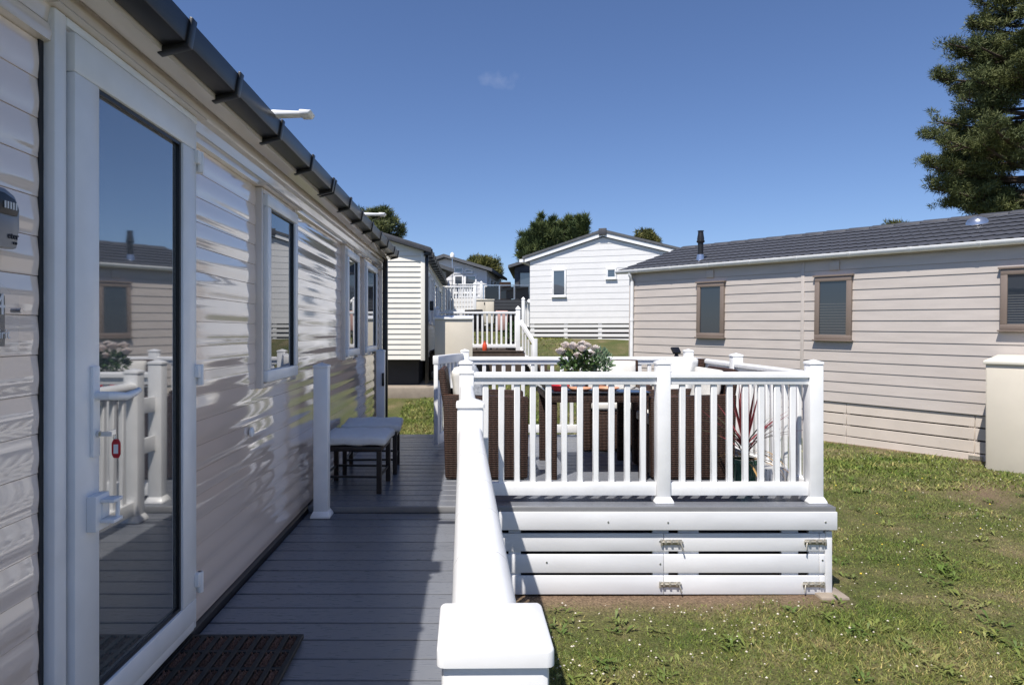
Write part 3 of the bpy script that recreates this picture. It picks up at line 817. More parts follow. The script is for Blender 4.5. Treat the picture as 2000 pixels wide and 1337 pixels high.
# ------------------------------------------------------------------ railings
PW, CW = .0905, .0985
def post_meshes(h):
    body = MB().box(-PW / 2, PW / 2, -PW / 2, PW / 2, 0, h - .014).mesh('post', M['upvc'], bevel=.006)
    cm = bpy.data.meshes.new('cap'); bm = bmesh.new()
    vs = [bm.verts.new(v) for v in [(sx * CW / 2, sy * CW / 2, z) for z in (h - .014, h) for sx, sy in ((-1, -1), (1, -1), (1, 1), (-1, 1))] + [(0, 0, h + .019)]]
    for f in [(3, 2, 1, 0), (0, 1, 5, 4), (1, 2, 6, 5), (2, 3, 7, 6), (3, 0, 4, 7), (4, 5, 8), (5, 6, 8), (6, 7, 8), (7, 4, 8)]: bm.faces.new([vs[i] for i in f])
    bm.verts.ensure_lookup_table()
    ve = [e for e in bm.edges if abs(e.verts[0].co.z - e.verts[1].co.z) > .01 and (e.verts[0].co - e.verts[1].co).xy.length < .001]
    bmesh.ops.bevel(bm, geom=ve, offset=.007, segments=3, affect='EDGES', profile=.5)
    re_ = [e for e in bm.edges if all(abs(v.co.z - h) < .001 for v in e.verts) and len(e.link_faces) == 2]
    bmesh.ops.bevel(bm, geom=re_, offset=.0022, segments=2, affect='EDGES', profile=.5)
    bmesh.ops.recalc_face_normals(bm, faces=bm.faces); bm.to_mesh(cm); bm.free()
    cm.polygons.foreach_set('use_smooth', [True] * len(cm.polygons)); cm.set_sharp_from_angle(angle=R(35)); cm.materials.append(M['upvc'])
    base = MB().frustum(.125, .092, .012, .042).box(-.0625, .0625, -.0625, .0625, 0, .012).mesh('base_trim', M['upvc'], bevel=.002, seg=1)
    return body, cm, base
PM = post_meshes(.943)
def post(parent, x, y=0, z=0, pm=None):
    pm = pm or PM
    p = link('post', pm[0], parent, (x, y, z))
    link('cap', pm[1], p); link('base_trim', pm[2], p)
    return p
def rail_prof(w, z0, z1, r):
    pts = [(-w / 2, z0), (w / 2, z0), (w / 2, z1 - r)]
    pts += [(w / 2 - r + r * math.cos(a), z1 - r + r * math.sin(a)) for a in np.linspace(.25, 1.5, 4)]
    pts += [(-w / 2 + r - r * math.cos(a), z1 - r + r * math.sin(a)) for a in np.linspace(1.5, .25, 4)]
    return pts + [(-w / 2, z1 - r)]
BAL = MB().box(-.0195, .0195, -.015, .015, .128, .792).mesh('baluster', M['upvc'], bevel=.004, seg=1)
def bay(parent, a, b, first=None, pitch=.1063, top=.876, curve=.016, wid=.078, dz=0):
    m = MB(); m.prism(rail_prof(wid, top - .036, top, curve), 'x', a, b); m.build('handrail', M['upvc'], parent, smooth='auto')
    MB().box(a, b, -.024, .024, top - .084, top - .0365).build('upper_rail', M['upvc'], parent, bevel=.003)
    MB().box(a, b, -.026, .026, .047, .133).build('bottom_rail', M['upvc'], parent, bevel=.005)
    n = int((b - a) / pitch)
    if first is None: first = a + ((b - a) - (n - 1) * pitch) / 2
    x = first
    while x < b - .02:
        link('baluster', BAL, parent, (x, 0, 0)); x += pitch
def railing(label, p0, p1, z, posts, bays, group=None, name='railing', firsts=None, **kw):
    a = math.atan2(p1[1] - p0[1], p1[0] - p0[0])
    t = thing(name, label, 'railing', (p0[0], p0[1], z), a, group)
    for x in posts: post(t, x)
    for i, (s, e) in enumerate(bays): bay(t, s, e, (firsts or {}).get(i), **kw)
    return t
h = PW / 2
# along the walkway: local x = distance from post nearest the camera
NA = (.020, .60)
NB = (-.028, 4.20)
NL = math.hypot(NB[0] - NA[0], NB[1] - NA[1])
PM1 = post_meshes(.926)
near = railing('long white railing along the walkway, its nearest post cap close up', NA, NB, LZ, [1.735, NL], [(h, 1.735 - h), (1.735 + h, NL - h)], wid=.082, curve=.03, top=.872)
post(near, 0, pm=PM1)
M['joint'] = mat('grey_joint', (.42, .41, .39), .6, .2, 40)
for x in (.37, .61, .84, 1.17, 2.1, 2.9):
    MB().prism(rail_prof(.0826, .8362, .8723, .0305), 'x', x, x + .0011).build('joint_line', M['joint'], near)
for z in (.40, .66):
    m = MB().box(NL + h + .002, NL + .300 - h - .004, -.012, .012, z, z + .10); m.build('infill_board', M['upvc'], near, bevel=.004)
FY = 4.50
fr_ = railing('white railing along the front edge of the dining deck', (-.035, FY), (2.316, FY), UZ, [0, 1.328, 2.351], [(h, 1.328 - h), (1.328 + h, 2.351 - h)], firsts={0: .133, 1: 1.328 + .134})
BY = 7.28
bk_ = railing('white railing along the back edge of the dining deck', (-.067, BY), (2.376, BY), UZ, [0, 1.377, 2.443], [(h, 1.377 - h), (1.377 + h, 2.443 - h)])
sl_ = math.hypot(.06, BY - FY)
sd_ = railing('white railing on the right hand side of the dining deck, meeting the corner posts', (2.316, FY), (2.376, BY), UZ, [sl_ / 2], [(h, sl_ / 2 - h), (sl_ / 2 + h, sl_ - h)])
t = thing('railing_post', 'lone white post by the cream wall beside the step, in front of the stools', 'post', (-.965, 4.305, LZ))
MBp = post_meshes(.975)
post(t, 0, pm=MBp)
t = thing('gate_post', 'white post with black catch at the far end by the dark downpipe', 'post', (-.99, 7.30, UZ))
post(t, 0)
MB().box(.02, .045, -.075, -.043, .56, .70).build('catch', M['black'], t, bevel=.004)
# gate, swung open towards the camera
ga = math.atan2(6.50 - 7.24, -.325 + .105)
t = thing('deck_gate', 'white slatted gate standing open at the far end of the deck', 'gate', (-.115, 7.235, UZ), ga)
GL = .80
MB().box(0, .06, -.022, .022, .05, .90).build('stile', M['upvc'], t, bevel=.005)
MB().box(GL - .06, GL, -.022, .022, .05, .90).build('stile', M['upvc'], t, bevel=.005)
MB().box(-.005, GL + .005, -.03, .03, .83, .915).build('top_bar', M['upvc'], t, bevel=.006)
MB().box(.06, GL - .06, -.02, .02, .05, .15).build('bottom_bar', M['upvc'], t, bevel=.004)
for i in range(5): MB().box(.135 + i * .125, .175 + i * .125, -.014, .014, .15, .83).build('baluster', M['upvc'], t, bevel=.003, seg=1)
c = MB(); c.box(GL - .052, GL - .008, .022, .05, .68, .78); c.tube([(GL - .03, .04, .73), (GL + .02, .055, .74)], .012, 8); c.box(GL - .045, GL - .015, -.05, -.022, .70, .76)
c.build('latch', M['black'], t, bevel=.003)

# ------------------------------------------------------------------ on the walkway and deck
t = thing('doormat', 'black rubber doormat with brown bristle bars below the glazed door', 'doormat', (-.862, 2.19, LZ + .001))
MW, MD = .42, .76
MB().box(-MW / 2, MW / 2, -MD / 2, MD / 2, 0, .010).build('base', M['rubber'], t, bevel=.003)
rb = MB()
for x in np.linspace(-MW / 2, MW / 2, 9): rb.box(x - .010, x + .010, -MD / 2, MD / 2, .008, .024)
for y in np.linspace(-MD / 2, MD / 2, 7): rb.box(-MW / 2, MW / 2, y - .010, y + .010, .0085, .020)
rb.build('rubber_grid', M['rubber'], t, bevel=.002, seg=1)
br = None
for i in range(8):
    for j in range(6):
        if br is None:
            q_ = MB()
            for k in range(46):
                x, y = random.uniform(-.012, .012), random.uniform(-.046, .046); r_ = random.uniform(.002, .004)
                q_.frustum(r_ * 2, r_, 0, random.uniform(.012, .02), x, y)
            q_.box(-.013, .013, -.047, .047, 0, .009)
            br = q_.mesh('bristle_bar', M['bristle'])
        link('bristle_bar', br, t, (-MW / 2 + .0263 + i * .0525, -MD / 2 + .0633 + j * .1267, .007))
t.rotation_euler[2] = R(.6)

def stool(label, x, y, rz, w_=.44, dp=.44):
    t = thing('stool', label, 'stool', (x, y, UZ), rz, 'stools against the cream wall')
    for sx in (-1, 1):
        for sy in (-1, 1):
            MB().box(sx * (w_ / 2 - .02) - .017, sx * (w_ / 2 - .02) + .017, sy * (dp / 2 - .02) - .017, sy * (dp / 2 - .02) + .017, 0, .30).build('leg', M['wicker_dark'], t, bevel=.003, seg=1)
    f = MB(); f.box(-w_ / 2, w_ / 2, -dp / 2, dp / 2, .30, .335); f.build('frame', M['wicker_dark'], t, bevel=.005)
    s = MB()
    for sy in (-1, 1): s.box(-w_ / 2 + .03, w_ / 2 - .03, sy * (dp / 2 - .02) - .006, sy * (dp / 2 - .02) + .006, .11, .125)
    for sx in (-1, 1): s.box(sx * (w_ / 2 - .02) - .006, sx * (w_ / 2 - .02) + .006, -dp / 2 + .03, dp / 2 - .03, .11, .125)
    s.box(-w_ / 2 + .03, w_ / 2 - .03, -.006, .006, .285, .30)
    s.build('stretcher', M['black_metal'], t)
    link('cushion', CUSH_S, t, (.01, 0, .374))
    return t
M['wicker_dark'] = mat('dark_brown_frame', (.022, .014, .012), .42, .3, 60)
CUSH_S = cushion_mesh('cushion', .475, .47, .085, M['cushion_g'])
stool('stool with pale grey cushion, the nearer, partly behind the lone white post', -.845, 4.93, R(-2))
stool('stool with pale grey cushion, the farther, behind the other stool', -.825, 5.56, R(3))

# wicker armchair, facing local +x, width along y
CUSH_SEAT = cushion_mesh('seat_cushion', .50, .47, .11, M['cushion'])
CUSH_BACK = cushion_mesh('back_cushion', .40, .48, .11, M['cushion'], True)
def armchair(label, x, y, rz):
    t = thing('wicker_armchair', label, 'armchair', (x, y, UZ), rz, 'brown wicker armchairs round the table')
    dp, wd = .62, .66
    for sy in (-1, 1):
        a = MB(); a.prism([(-dp / 2 - .03, .012), (dp / 2 - .01, .012), (dp / 2, .64), (-dp / 2 - .05, .66)], 'y', sy * (wd / 2 - .045) - .045, sy * (wd / 2 - .045) + .045)
        a.build('arm', M['wicker'], t, bevel=.014)
    MB().box(dp / 2 - .075, dp / 2 - .035, -wd / 2 + .09, wd / 2 - .09, .012, .36).build('front_panel', M['wicker'], t, bevel=.008)
    MB().box(-dp / 2 + .06, dp / 2 - .035, -wd / 2 + .09, wd / 2 - .09, .36, .385).build('seat', M['wicker'], t, bevel=.006)
    b = MB(); b.prism([(-dp / 2 + .03, .03), (-dp / 2 + .08, .03), (-dp / 2 - .03, .84), (-dp / 2 - .05, .86), (-dp / 2 - .09, .84)], 'y', -wd / 2 + .05, wd / 2 - .05)
    b.build('backrest', M['wicker'], t, bevel=.012)
    link('seat_cushion', CUSH_SEAT, t, (.035, 0, .438))
    o = link('back_cushion', CUSH_BACK, t, (-dp / 2 + .085, 0, .65), (0, R(-9), 0))
    for sx in (-1, 1):
        for sy in (-1, 1): MB().box(sx * (dp / 2 - .06) - .02, sx * (dp / 2 - .06) + .02, sy * (wd / 2 - .045) - .02, sy * (wd / 2 - .045) + .02, 0, .014).build('foot', M['black'], t)
    return t
armchair('brown wicker armchair at the left end of the table, its back to the walkway', .14, 5.48, 0)
armchair('brown wicker armchair behind the table, facing the front railing', 1.42, 6.62, R(-97))
armchair('brown wicker armchair at the right end of the table, beside the red spiky plant', 1.70, 5.48, R(180))
PIL = cushion_mesh('pillow', .38, .40, .14, M['pillow'], True)
o = link('pillow', PIL, None, (.02, 5.62, UZ + .70), (0, R(-16), R(4))); tag(o, 'mottled grey pillow propped in the left wicker armchair', 'pillow')
PIL2 = cushion_mesh('pillow', .38, .40, .14, M['cushion_g'], True)
o = link('pillow', PIL2, None, (2.10, 6.75, UZ + .70), (0, R(14), R(25))); tag(o, 'blue grey pillow by the back right corner of the deck', 'pillow')
t = thing('garden_chair', 'dark framed garden chair in the back right deck corner under a pillow', 'chair', (1.98, 6.72, UZ), R(205))
for sx in (-1, 1):
    for sy in (-1, 1): MB().tube([(sx * .2, sy * .2, 0), (sx * .18, sy * .2, .42)], .014, 8).build('leg', M['black_metal'], t)
MB().box(-.23, .23, -.23, .23, .42, .45).build('seat', M['wicker'], t, bevel=.008)
MB().prism([(-.20, .45), (-.17, .45), (-.27, .88), (-.30, .88)], 'y', -.23, .23).build('backrest', M['wicker'], t, bevel=.006)
o = link('seat_cushion', CUSH_SEAT, t, (.0, 0, .50))

t = thing('wicker_table', 'square brown wicker dining table with pale glass top', 'table', (.99, 5.58, UZ))
TW, TD = .78, .86
MB().box(-TW / 2, TW / 2, -TD / 2, TD / 2, .60, .672).build('apron', M['wicker'], t, bevel=.006)
MB().box(-TW / 2 - .01, TW / 2 + .01, -TD / 2 - .01, TD / 2 + .01, .6725, .681).build('tabletop', M['glass'], t, bevel=.002)
for sx in (-1, 1):
    for sy in (-1, 1): MB().box(sx * (TW / 2 - .04) - .028, sx * (TW / 2 - .04) + .028, sy * (TD / 2 - .04) - .028, sy * (TD / 2 - .04) + .028, 0, .60).build('leg', M['wicker'], t, bevel=.005)
TZ = UZ + .6815
def dish(name, label, cat, m, x, y, prof):
    return tag(MB().lathe(prof, 20, (x, y, TZ)).build(name, m, smooth='auto'), label, cat)
bowl = [(.03, 0), (.05, .004), (.08, .045), (.076, .046), (.046, .010), (.001, .008)]
dish('bowl', 'red bowl on the dining table seen above the rail gaps', 'bowl', M['red'], .70, 5.24, bowl)
dish('plate', 'peach plate on the dining table, left of its twin', 'plate', M['peach'], .86, 5.26, [(.06, 0), (.095, .022), (.092, .026), (.055, .008), (.001, .008)])
dish('plate', 'peach plate on the dining table, right of its twin', 'plate', M['peach'], 1.08, 5.27, [(.06, 0), (.095, .024), (.092, .028), (.055, .008), (.001, .008)])
dish('bowl', 'black bowl on the left edge of the dining table', 'bowl', M['black'], .64, 5.44, bowl)

# roses and a grey-green plant in pots on the table
def leafball(cx, cy, cz, rx, rz_, n, L, wd, m, name, parent, seed, up=.3):
    r = np.random.default_rng(seed)
    d = r.normal(size=(n, 3)); d /= np.linalg.norm(d, axis=1)[:, None]; d *= r.random((n, 1)) ** .4
    P = np.array([cx, cy, cz]) + d * np.array([rx, rx, rz_])
    dr = d + r.normal(0, .5, (n, 3)) + np.array([0, 0, up]); dr /= np.linalg.norm(dr, axis=1)[:, None]
    s = np.cross(dr, r.normal(size=(n, 3))); s /= np.linalg.norm(s, axis=1)[:, None]
    Ls = L * r.uniform(.6, 1.3, (n, 1))
    mid = P + dr * Ls * .5; tip = P + dr * Ls
    a = np.stack([P, mid - s * wd / 2, mid + s * wd / 2], 1); b = np.stack([mid - s * wd / 2, tip, mid + s * wd / 2], 1)
    V = np.concatenate([a, b]); T = np.concatenate([r.random(n)] * 2)
    return link(name, tri_mesh(name, V, T, m), parent)
t = thing('rose_pot', 'pot of pale pink roses standing on the wicker table', 'potted plant', (.905, 5.62, TZ))
MB().lathe([(.055, 0), (.075, .10), (.08, .11), (.07, .11), (.06, .02)], 18).build('pot', M['upvc'], t, smooth='auto')
st = MB()
heads_ = [(-.15, .0, .30), (-.05, -.02, .345), (.02, -.06, .325), (.08, .0, .350), (.10, -.05, .285), (.15, .03, .320), (-.10, .05, .35), (.05, .08, .36), (-.02, -.09, .27), (.19, .02, .27)]
for x, y, z in heads_: st.tube([(x * .15, y * .15, .09), (x * .5, y * .5, z * .6), (x, y, z)], .003, 5)
st.build('stem', M['leaf'], t)
leafball(0, 0, .20, .15, .11, 420, .055, .026, M['leaf'], 'leaves', t, 4)
for i, (x, y, z) in enumerate(heads_):
    r = np.random.default_rng(50 + i); rs = r.uniform(.028, .044); m = MB()
    for lay in range(4):
        for k in range(5):
            a = k * 1.257 + lay * .6; rr = rs * (.30 + .24 * lay); hh = rs * (.95 - .18 * lay)
            ca, sa = math.cos(a), math.sin(a); w2 = rr * .8
            m.add([(x + ca * rr * .3 - sa * w2 * .4, y + sa * rr * .3 + ca * w2 * .4, z - .6 * rs), (x + ca * rr * .3 + sa * w2 * .4, y + sa * rr * .3 - ca * w2 * .4, z - .6 * rs),
                   (x + ca * rr + sa * w2, y + sa * rr - ca * w2, z + hh * .5), (x + ca * rr * 1.15, y + sa * rr * 1.15, z + hh), (x + ca * rr - sa * w2, y + sa * rr + ca * w2, z + hh * .5)], [(0, 1, 2, 3, 4)])
    m.build('rose', M['rose'], t, smooth=True)
t = thing('sage_pot', 'grey green leafy plant in a small pot right of the roses', 'potted plant', (1.10, 5.62, TZ))
MB().lathe([(.04, 0), (.055, .08), (.06, .085), (.05, .085), (.04, .02)], 16).build('pot', M['peach'], t, smooth='auto')
leafball(0, 0, .20, .085, .12, 330, .05, .02, M['sage'], 'leaves', t, 9, .9)

# spiky red cordyline
t = thing('spiky_plant', 'dark red spiky leaved plant in a green glazed pot behind the railing', 'potted plant', (1.975, 4.80, UZ))
MB().lathe([(.070, 0), (.085, .20), (.095, .205), (.095, .235), (.080, .235), (.078, .20), (.001, .20)], 22).build('pot', M['potgreen'], t, smooth='auto')
MB().lathe([(.018, .19), (.014, .36)], 8).build('trunk', M['bark'], t)
def blade(a, tilt, L, wd, droop, m, z0=.30):
    mb = MB(); N = 7; p = Vector((0, 0, z0)); d = Vector((math.cos(a) * math.sin(tilt), math.sin(a) * math.sin(tilt), math.cos(tilt)))
    s = Vector((-math.sin(a), math.cos(a), 0)); prev = None
    for i in range(N + 1):
        f = i / N; ww = wd * (math.sin(math.pi * min(1, f * .9 + .12)) ** .7) * (1 - f ** 4) + .0006
        nrm = s.cross(d).normalized()
        a_, c_, b_ = p - s * ww / 2, p - nrm * ww * .18, p + s * ww / 2
        o = len(mb.v); mb.v += [tuple(a_), tuple(c_), tuple(b_)]
        if i: mb.f += [(o - 3, o - 2, o + 1, o), (o - 2, o - 1, o + 2, o + 1)]
        p = p + d * (L / N); d = (d + Vector((0, 0, -droop / N)) * (1 + f)).normalized()
    mb.build('leaf', m, t, smooth=True)
rr = random.Random(3)
for k in range(7): blade(rr.uniform(0, 6.28), rr.uniform(.08, .28), rr.uniform(.42, .55), .034, .05, M['plum'])
for k in range(26): blade(rr.uniform(0, 6.28), rr.uniform(.4, 1.15), rr.uniform(.32, .5), .015, rr.uniform(.1, .7), M['plum'] if rr.random() < .55 else M['olive'], rr.uniform(.24, .34))
for k in range(14): blade(rr.uniform(0, 6.28), rr.uniform(1.1, 1.7), rr.uniform(.3, .45), .014, rr.uniform(.6, 1.5), M['tan'], rr.uniform(.20, .28))
t = thing('white_crate', 'small white slatted crate on the deck by the corner post', 'crate', (2.185, 4.86, UZ), R(12))
for k in range(6):
    MB().box(-.075 + k * .028, -.057 + k * .028, -.062, -.052, .01, .16).build('slat', M['upvc'], t)
MB().box(-.08, .08, -.050, .06, 0, .012).build('base', M['upvc'], t)
MB().box(-.08, .08, .05, .06, .012, .16).build('back', M['upvc'], t)
for sx in (-1, 1): MB().box(sx * .078 - .006, sx * .078 + .006, -.052, .05, .012, .16).build('side', M['upvc'], t)
# solar lamp beyond the back rail
t = thing('solar_lamp', 'small black solar lamp on a thin stake behind the back railing', 'lamp', (2.33, 7.55, float(gz(2.33, 7.55))))
MB().tube([(0, 0, -.1), (0, 0, 1.47)], .012, 8).build('stake', M['black'], t)
MB().lathe([(.02, 1.43), (.026, 1.47), (.014, 1.49)], 10).build('collar', M['black'], t)
m = MB(); m.box(-.055, .055, -.012, .012, -.04, .04); o = m.build('panel', M['black'], t, bevel=.006); o.location = (-.01, -.01, 1.53); o.rotation_euler = (R(-35), 0, R(25))
m = MB(); m.lathe([(.014, 0), (.032, .05), (.030, .055)], 14); o = m.build('lamp_head', M['black'], t, smooth='auto'); o.location = (-.01, .012, 1.51); o.rotation_euler = (R(60), 0, R(20))

# ------------------------------------------------------------------ the tan caravan on the right
RC = thing('static_caravan', 'taupe clad static caravan with brown framed windows and white gutter across the lawn', 'caravan', (3.30, 13.92, .037), math.atan2(-.81, .586), tilt=.0125)
LEN, HW = 11.6, 2.0
MB().box(0, LEN, .003, 2 * HW, .62, 2.95).build('wall', M['siding_r'], RC)
R_WIN = [(1.655, 2.225, 1.605, 2.605), (3.866, 4.430, 1.605, 2.600), (6.30, 7.45, 1.78, 2.575), (9.2, 10.2, 1.60, 2.58)]
clad(RC, .055, LEN - .055, .63, 2.863, .1595, M['siding_r'], openings=[(a + .03, b - .03, c + .02, d - .02) for a, b, c, d in R_WIN], joints=(3.65, 8.4), gap=.004)
MB().box(.0, LEN, -.010, .002, 2.866, 2.95).build('fascia', M['siding_r'], RC)
for x in (3.65, 8.4): MB().box(x - .028, x + .028, -.018, -.005, .63, 2.862).build('joint_strip', M['siding_r'], RC, bevel=.003)
for x in (.025, LEN - .025): MB().box(x - .03, x + .03, -.02, .02, .60, 2.93).build('corner_trim', M['siding_r'], RC, bevel=.004)
for i, (a, b, c, d) in enumerate(R_WIN):
    wd = window(RC, a, b, c, d, M['brown_frame'], M['glass'], fw=.075, d0=-.06, blind=(i > 0))
    o = MB(); o.box(a - .025, b + .025, -.075, -.01, d + .003, d + .028); q_ = o.build('head_trim', M['brown_frame'], wd); q_.location = Vector(q_.location) - Vector(wd.location)
clad_z = [(-.10, .095), (.11, .265), (.285, .44), (.46, .615)]
for sx0, sx1 in ((.03, 2.1), (2.104, 4.35), (4.354, 6.02), (6.03, 8.2), (8.204, LEN - .03)):
    for a, b in clad_z: MB().box(sx0, sx1, .012, .028, a, b).build('skirting_board', M['skirt_r'], RC, bevel=.003, seg=1)
for x in (2.1, 4.35, 6.0, 8.2): MB().box(x - .05, x + .05, .0285, .045, -.10, .615).build('batten', M['skirt_r'], RC)
for x in (6.35, 7.2, 1.0, 3.2): MB().box(x - .05, x + .05, .0285, .045, -.10, .615).build('batten', M['skirt_r'], RC)
MB().box(.05, LEN - .05, .10, 2 * HW - .1, -.12, .62).build('underframe', M['interior'], RC)
# roof, gutter
EV = -.075
tile_roof(RC, -.22, LEN + .2, EV + .055, 2.972, HW, 3.585, M['roof'], courses=7)
tile_roof(RC, -.22, LEN + .2, 2 * HW + .03, 2.972, HW, 3.585, M['roof'], courses=7)
MB().prism([(EV, 2.930), (HW, 3.577), (2 * HW - EV, 2.930)], 'x', -.20, LEN + .18).build('roof_deck', M['black'], RC)
n = 30; rl = (LEN + .44) / n
rm = MB().prism([(HW - .13, 3.565), (HW - .10, 3.597), (HW, 3.628), (HW + .10, 3.597), (HW + .13, 3.565)], 'x', 0, rl - .012).mesh('ridge_cap', M['roof'], bevel=.008)
for i in range(n): link('ridge_cap', rm, RC, (-.24 + i * rl, 0, 0), (0, R(1.2), 0))
MB().box(-.21, LEN + .2, EV + .02, 0, 2.905, 2.925).build('soffit', M['siding_r'], RC)
g = MB(); g.prism([(EV - .10 + .05 - .055 * math.cos(a), 2.955 - .075 * math.sin(a)) for a in np.linspace(0, 3.14, 9)], 'x', -.26, LEN + .24)
gr = g.build('gutter', M['upvc'], RC, bevel=.004)
gb = MB().prism([(EV - .05 - .061 * math.cos(a), 2.958 - .081 * math.sin(a)) for a in np.linspace(0, 3.14, 9)], 'x', -.022, .022).mesh('bracket', M['upvc'])
for x in np.arange(.28, LEN, .83): link('bracket', gb, gr, (x - gr.location[0], -gr.location[1], -gr.location[2]))
d = MB(); d.tube([(.10, EV - .05, 2.90), (.10, EV - .05, 2.84), (.10, -.055, 2.72), (.10, -.055, -.05)], .036, 12)
dp = d.build('downpipe', M['upvc'], RC, smooth='auto')
for z in (1.9, .9):
    o = MB().lathe([(.042, 0), (.042, .05)], 12, (.10, -.055, z)).build('clip', M['upvc'], dp); o.location = Vector(o.location) - Vector(dp.location)
for x in (1.92, 4.16): MB().box(x - .075, x + .075, -.04, -.008, 2.70, 2.84).build('vent_cover', M['siding_r'], RC, bevel=.006)
fx, fy = 1.46, .33; fz = 2.945 + (.33 - EV) * .31
f = MB(); f.lathe([(.085, -.04), (.065, .10), (.06, .12)], 18, (fx, fy, fz)); f.build('flue_collar', M['steel'], RC, smooth='auto')
f = MB(); f.lathe([(.052, .10), (.052, .34), (.075, .36), (.078, .38), (.066, .39), (.066, .43), (.055, .50), (.048, .56), (.058, .565), (.058, .58), (.01, .585)], 18, (fx, fy, fz)); f.build('flue', M['black_metal'], RC, smooth='auto')
vx, vy = 5.62, 1.32; vz = 2.945 + (vy - EV) * .31
MB().lathe([(.15, -.06), (.15, .02), (.12, .075), (.06, .11), (.001, .118)], 20, (vx, vy, vz)).build('roof_vent', M['steel'], RC, smooth='auto')
# white bolt latch low on the skirting
MB().box(5.96, 6.12, .0, .012, .02, .07).build('latch', M['brass'], RC)

def store_box(label, x, y, z, rz, w_, dp, h_, m, lid, slope=.05, group=None, doors=True):
    t = thing('storage_box', label, 'storage box', (x, y, z), rz, group)
    MB().box(0, w_, 0, dp, 0, h_).build('body', m, t, bevel=.006)
    MB().add([(-.02, -.03, h_ + .002), (w_ + .02, -.03, h_ + .002), (w_ + .02, dp, h_ + .002), (-.02, dp, h_ + .002), (-.02, -.03, h_ + .045), (w_ + .02, -.03, h_ + .045), (w_ + .02, dp, h_ + .045 + slope), (-.02, dp, h_ + .045 + slope)],
             [(3, 2, 1, 0), (4, 5, 6, 7), (0, 1, 5, 4), (1, 2, 6, 5), (2, 3, 7, 6), (3, 0, 4, 7)]).build('lid', lid, t, bevel=.008)
    if not doors: return t
    MB().box(.015, w_ / 2 - .002, -.014, -.002, .03, h_ - .05).build('door', m, t, bevel=.003)
    MB().box(w_ / 2 + .002, w_ - .015, -.014, -.002, .03, h_ - .05).build('door', m, t, bevel=.003)
    MB().box(w_ / 2 - .05, w_ / 2 - .02, -.034, -.012, h_ - .17, h_ - .08).build('catch', M['black'], t, bevel=.003)
    return t
ca, sa = .586, -.81
# against the wall of the tan caravan
bx = 3.30 + .586 * 6.32 - .81 * .56; by = 13.92 - .81 * 6.32 - .586 * .56
store_box('tall beige storage box with cream lid against the taupe caravan', bx, by, -.06, math.atan2(-.81, .586), .95, .52, 1.36, M['beige'], M['lid'], .07)

# ------------------------------------------------------------------ cream caravan beyond the left one
CC = thing('static_caravan', 'pale cream static caravan with dark roof edge beyond the black downpipe', 'caravan', (-.92, 12.85, .62))
LC = 8.4; WC = 3.8
MB().box(-WC, 0, .0, LC, .56, 2.66).build('wall', M['siding_c'], CC)
MB().box(-WC + .1, -.12, .3, LC - .1, -.2, .56).build('underframe', M['interior'], CC)
gt = lambda z: (-WC + .0, .0) if z < 2.56 else (-WC + (z - 2.56) / .30, -(z - 2.56) / .30)
MB().prism([(-WC, 2.66), (0, 2.66), (-WC / 2, 3.23)], 'y', .002, LC).build('gable', M['siding_c'], CC)
clad(CC, -WC, -.05, .56, 3.15, .099, M['siding_c'], top=gt, tb=.022)
clad(CC, 0, LC, .56, 2.62, .099, M['siding_c'], name='cladding_board', tb=.02, rz=R(90), org=(.001, 0, 0), openings=[(.55, 1.15, 1.25, 2.3), (1.7, 2.3, 1.25, 2.3), (3.2, 4.4, 1.2, 2.3), (5.4, 6.6, 1.2, 2.3)])
MB().box(-.05, .032, -.030, .02, .54, 2.60).build('corner_trim', M['siding_c'], CC, bevel=.004)
for a, b in ((.55, 1.15), (1.7, 2.3), (3.2, 4.4), (5.4, 6.6)):
    f = MB(); x0, x1 = -.01, .05; z0, z1, ff = 1.25, 2.3, .06
    f.box(x0, x1, a, b, z1 - ff, z1); f.box(x0, x1, a, b, z0, z0 + ff); f.box(x0, x1, a, a + ff, z0 + ff, z1 - ff); f.box(x0, x1, b - ff, b, z0 + ff, z1 - ff)
    wd = f.build('window', M['upvc'], CC)
    o = MB().box(.02, .03, a + ff, b - ff, z0 + ff, z1 - ff).build('pane', M['glass_far'], wd); o.location = Vector(o.location) - Vector(wd.location)
vr = MB()
vr.prism([(.16, 2.60), (.16, 2.70), (-WC / 2, 3.345), (-WC - .16, 2.70), (-WC - .16, 2.60), (-WC / 2, 3.235)], 'y', -.16, LC + .1)
vr.build('roof', M['roof'], CC, bevel=.006)
g = MB().prism([(.02, 2.57), (.15, 2.58), (.175, 2.66), (.165, 2.66), (.03, 2.60)], 'y', -.12, LC + .1).build('gutter', M['gutter_dark'], CC)
gb = MB().prism([(.01, 2.555), (.16, 2.565), (.185, 2.68), (.172, 2.68), (.03, 2.62)], 'y', -.02, .02).mesh('bracket', M['black'])
for yy in np.arange(-.05, LC, .6): link('bracket', gb, g, (-g.location[0], yy - g.location[1], -g.location[2]))
MB().box(.034, .095, .0, .06, .1, 2.57).build('downpipe', M['gutter_dark'], CC, bevel=.006)
m = MB().box(-.001, .12, 1.35, 1.45, 1.55, 1.75); m.build('wall_lamp', M['black'], CC, bevel=.01)
tag(MB().box(-4.9, -.55, 12.55, 21.4, float(gz(-1, 12.7)) - .1, .665).build('pad', M['concrete'], bevel=.02), kind='structure')
store_box('beige storage box with white lid beside the cream caravan, half in shade', -.73, 13.35, .58, 0, .76, .6, 1.38, M['beige'], M['upvc'], .05, doors=False)

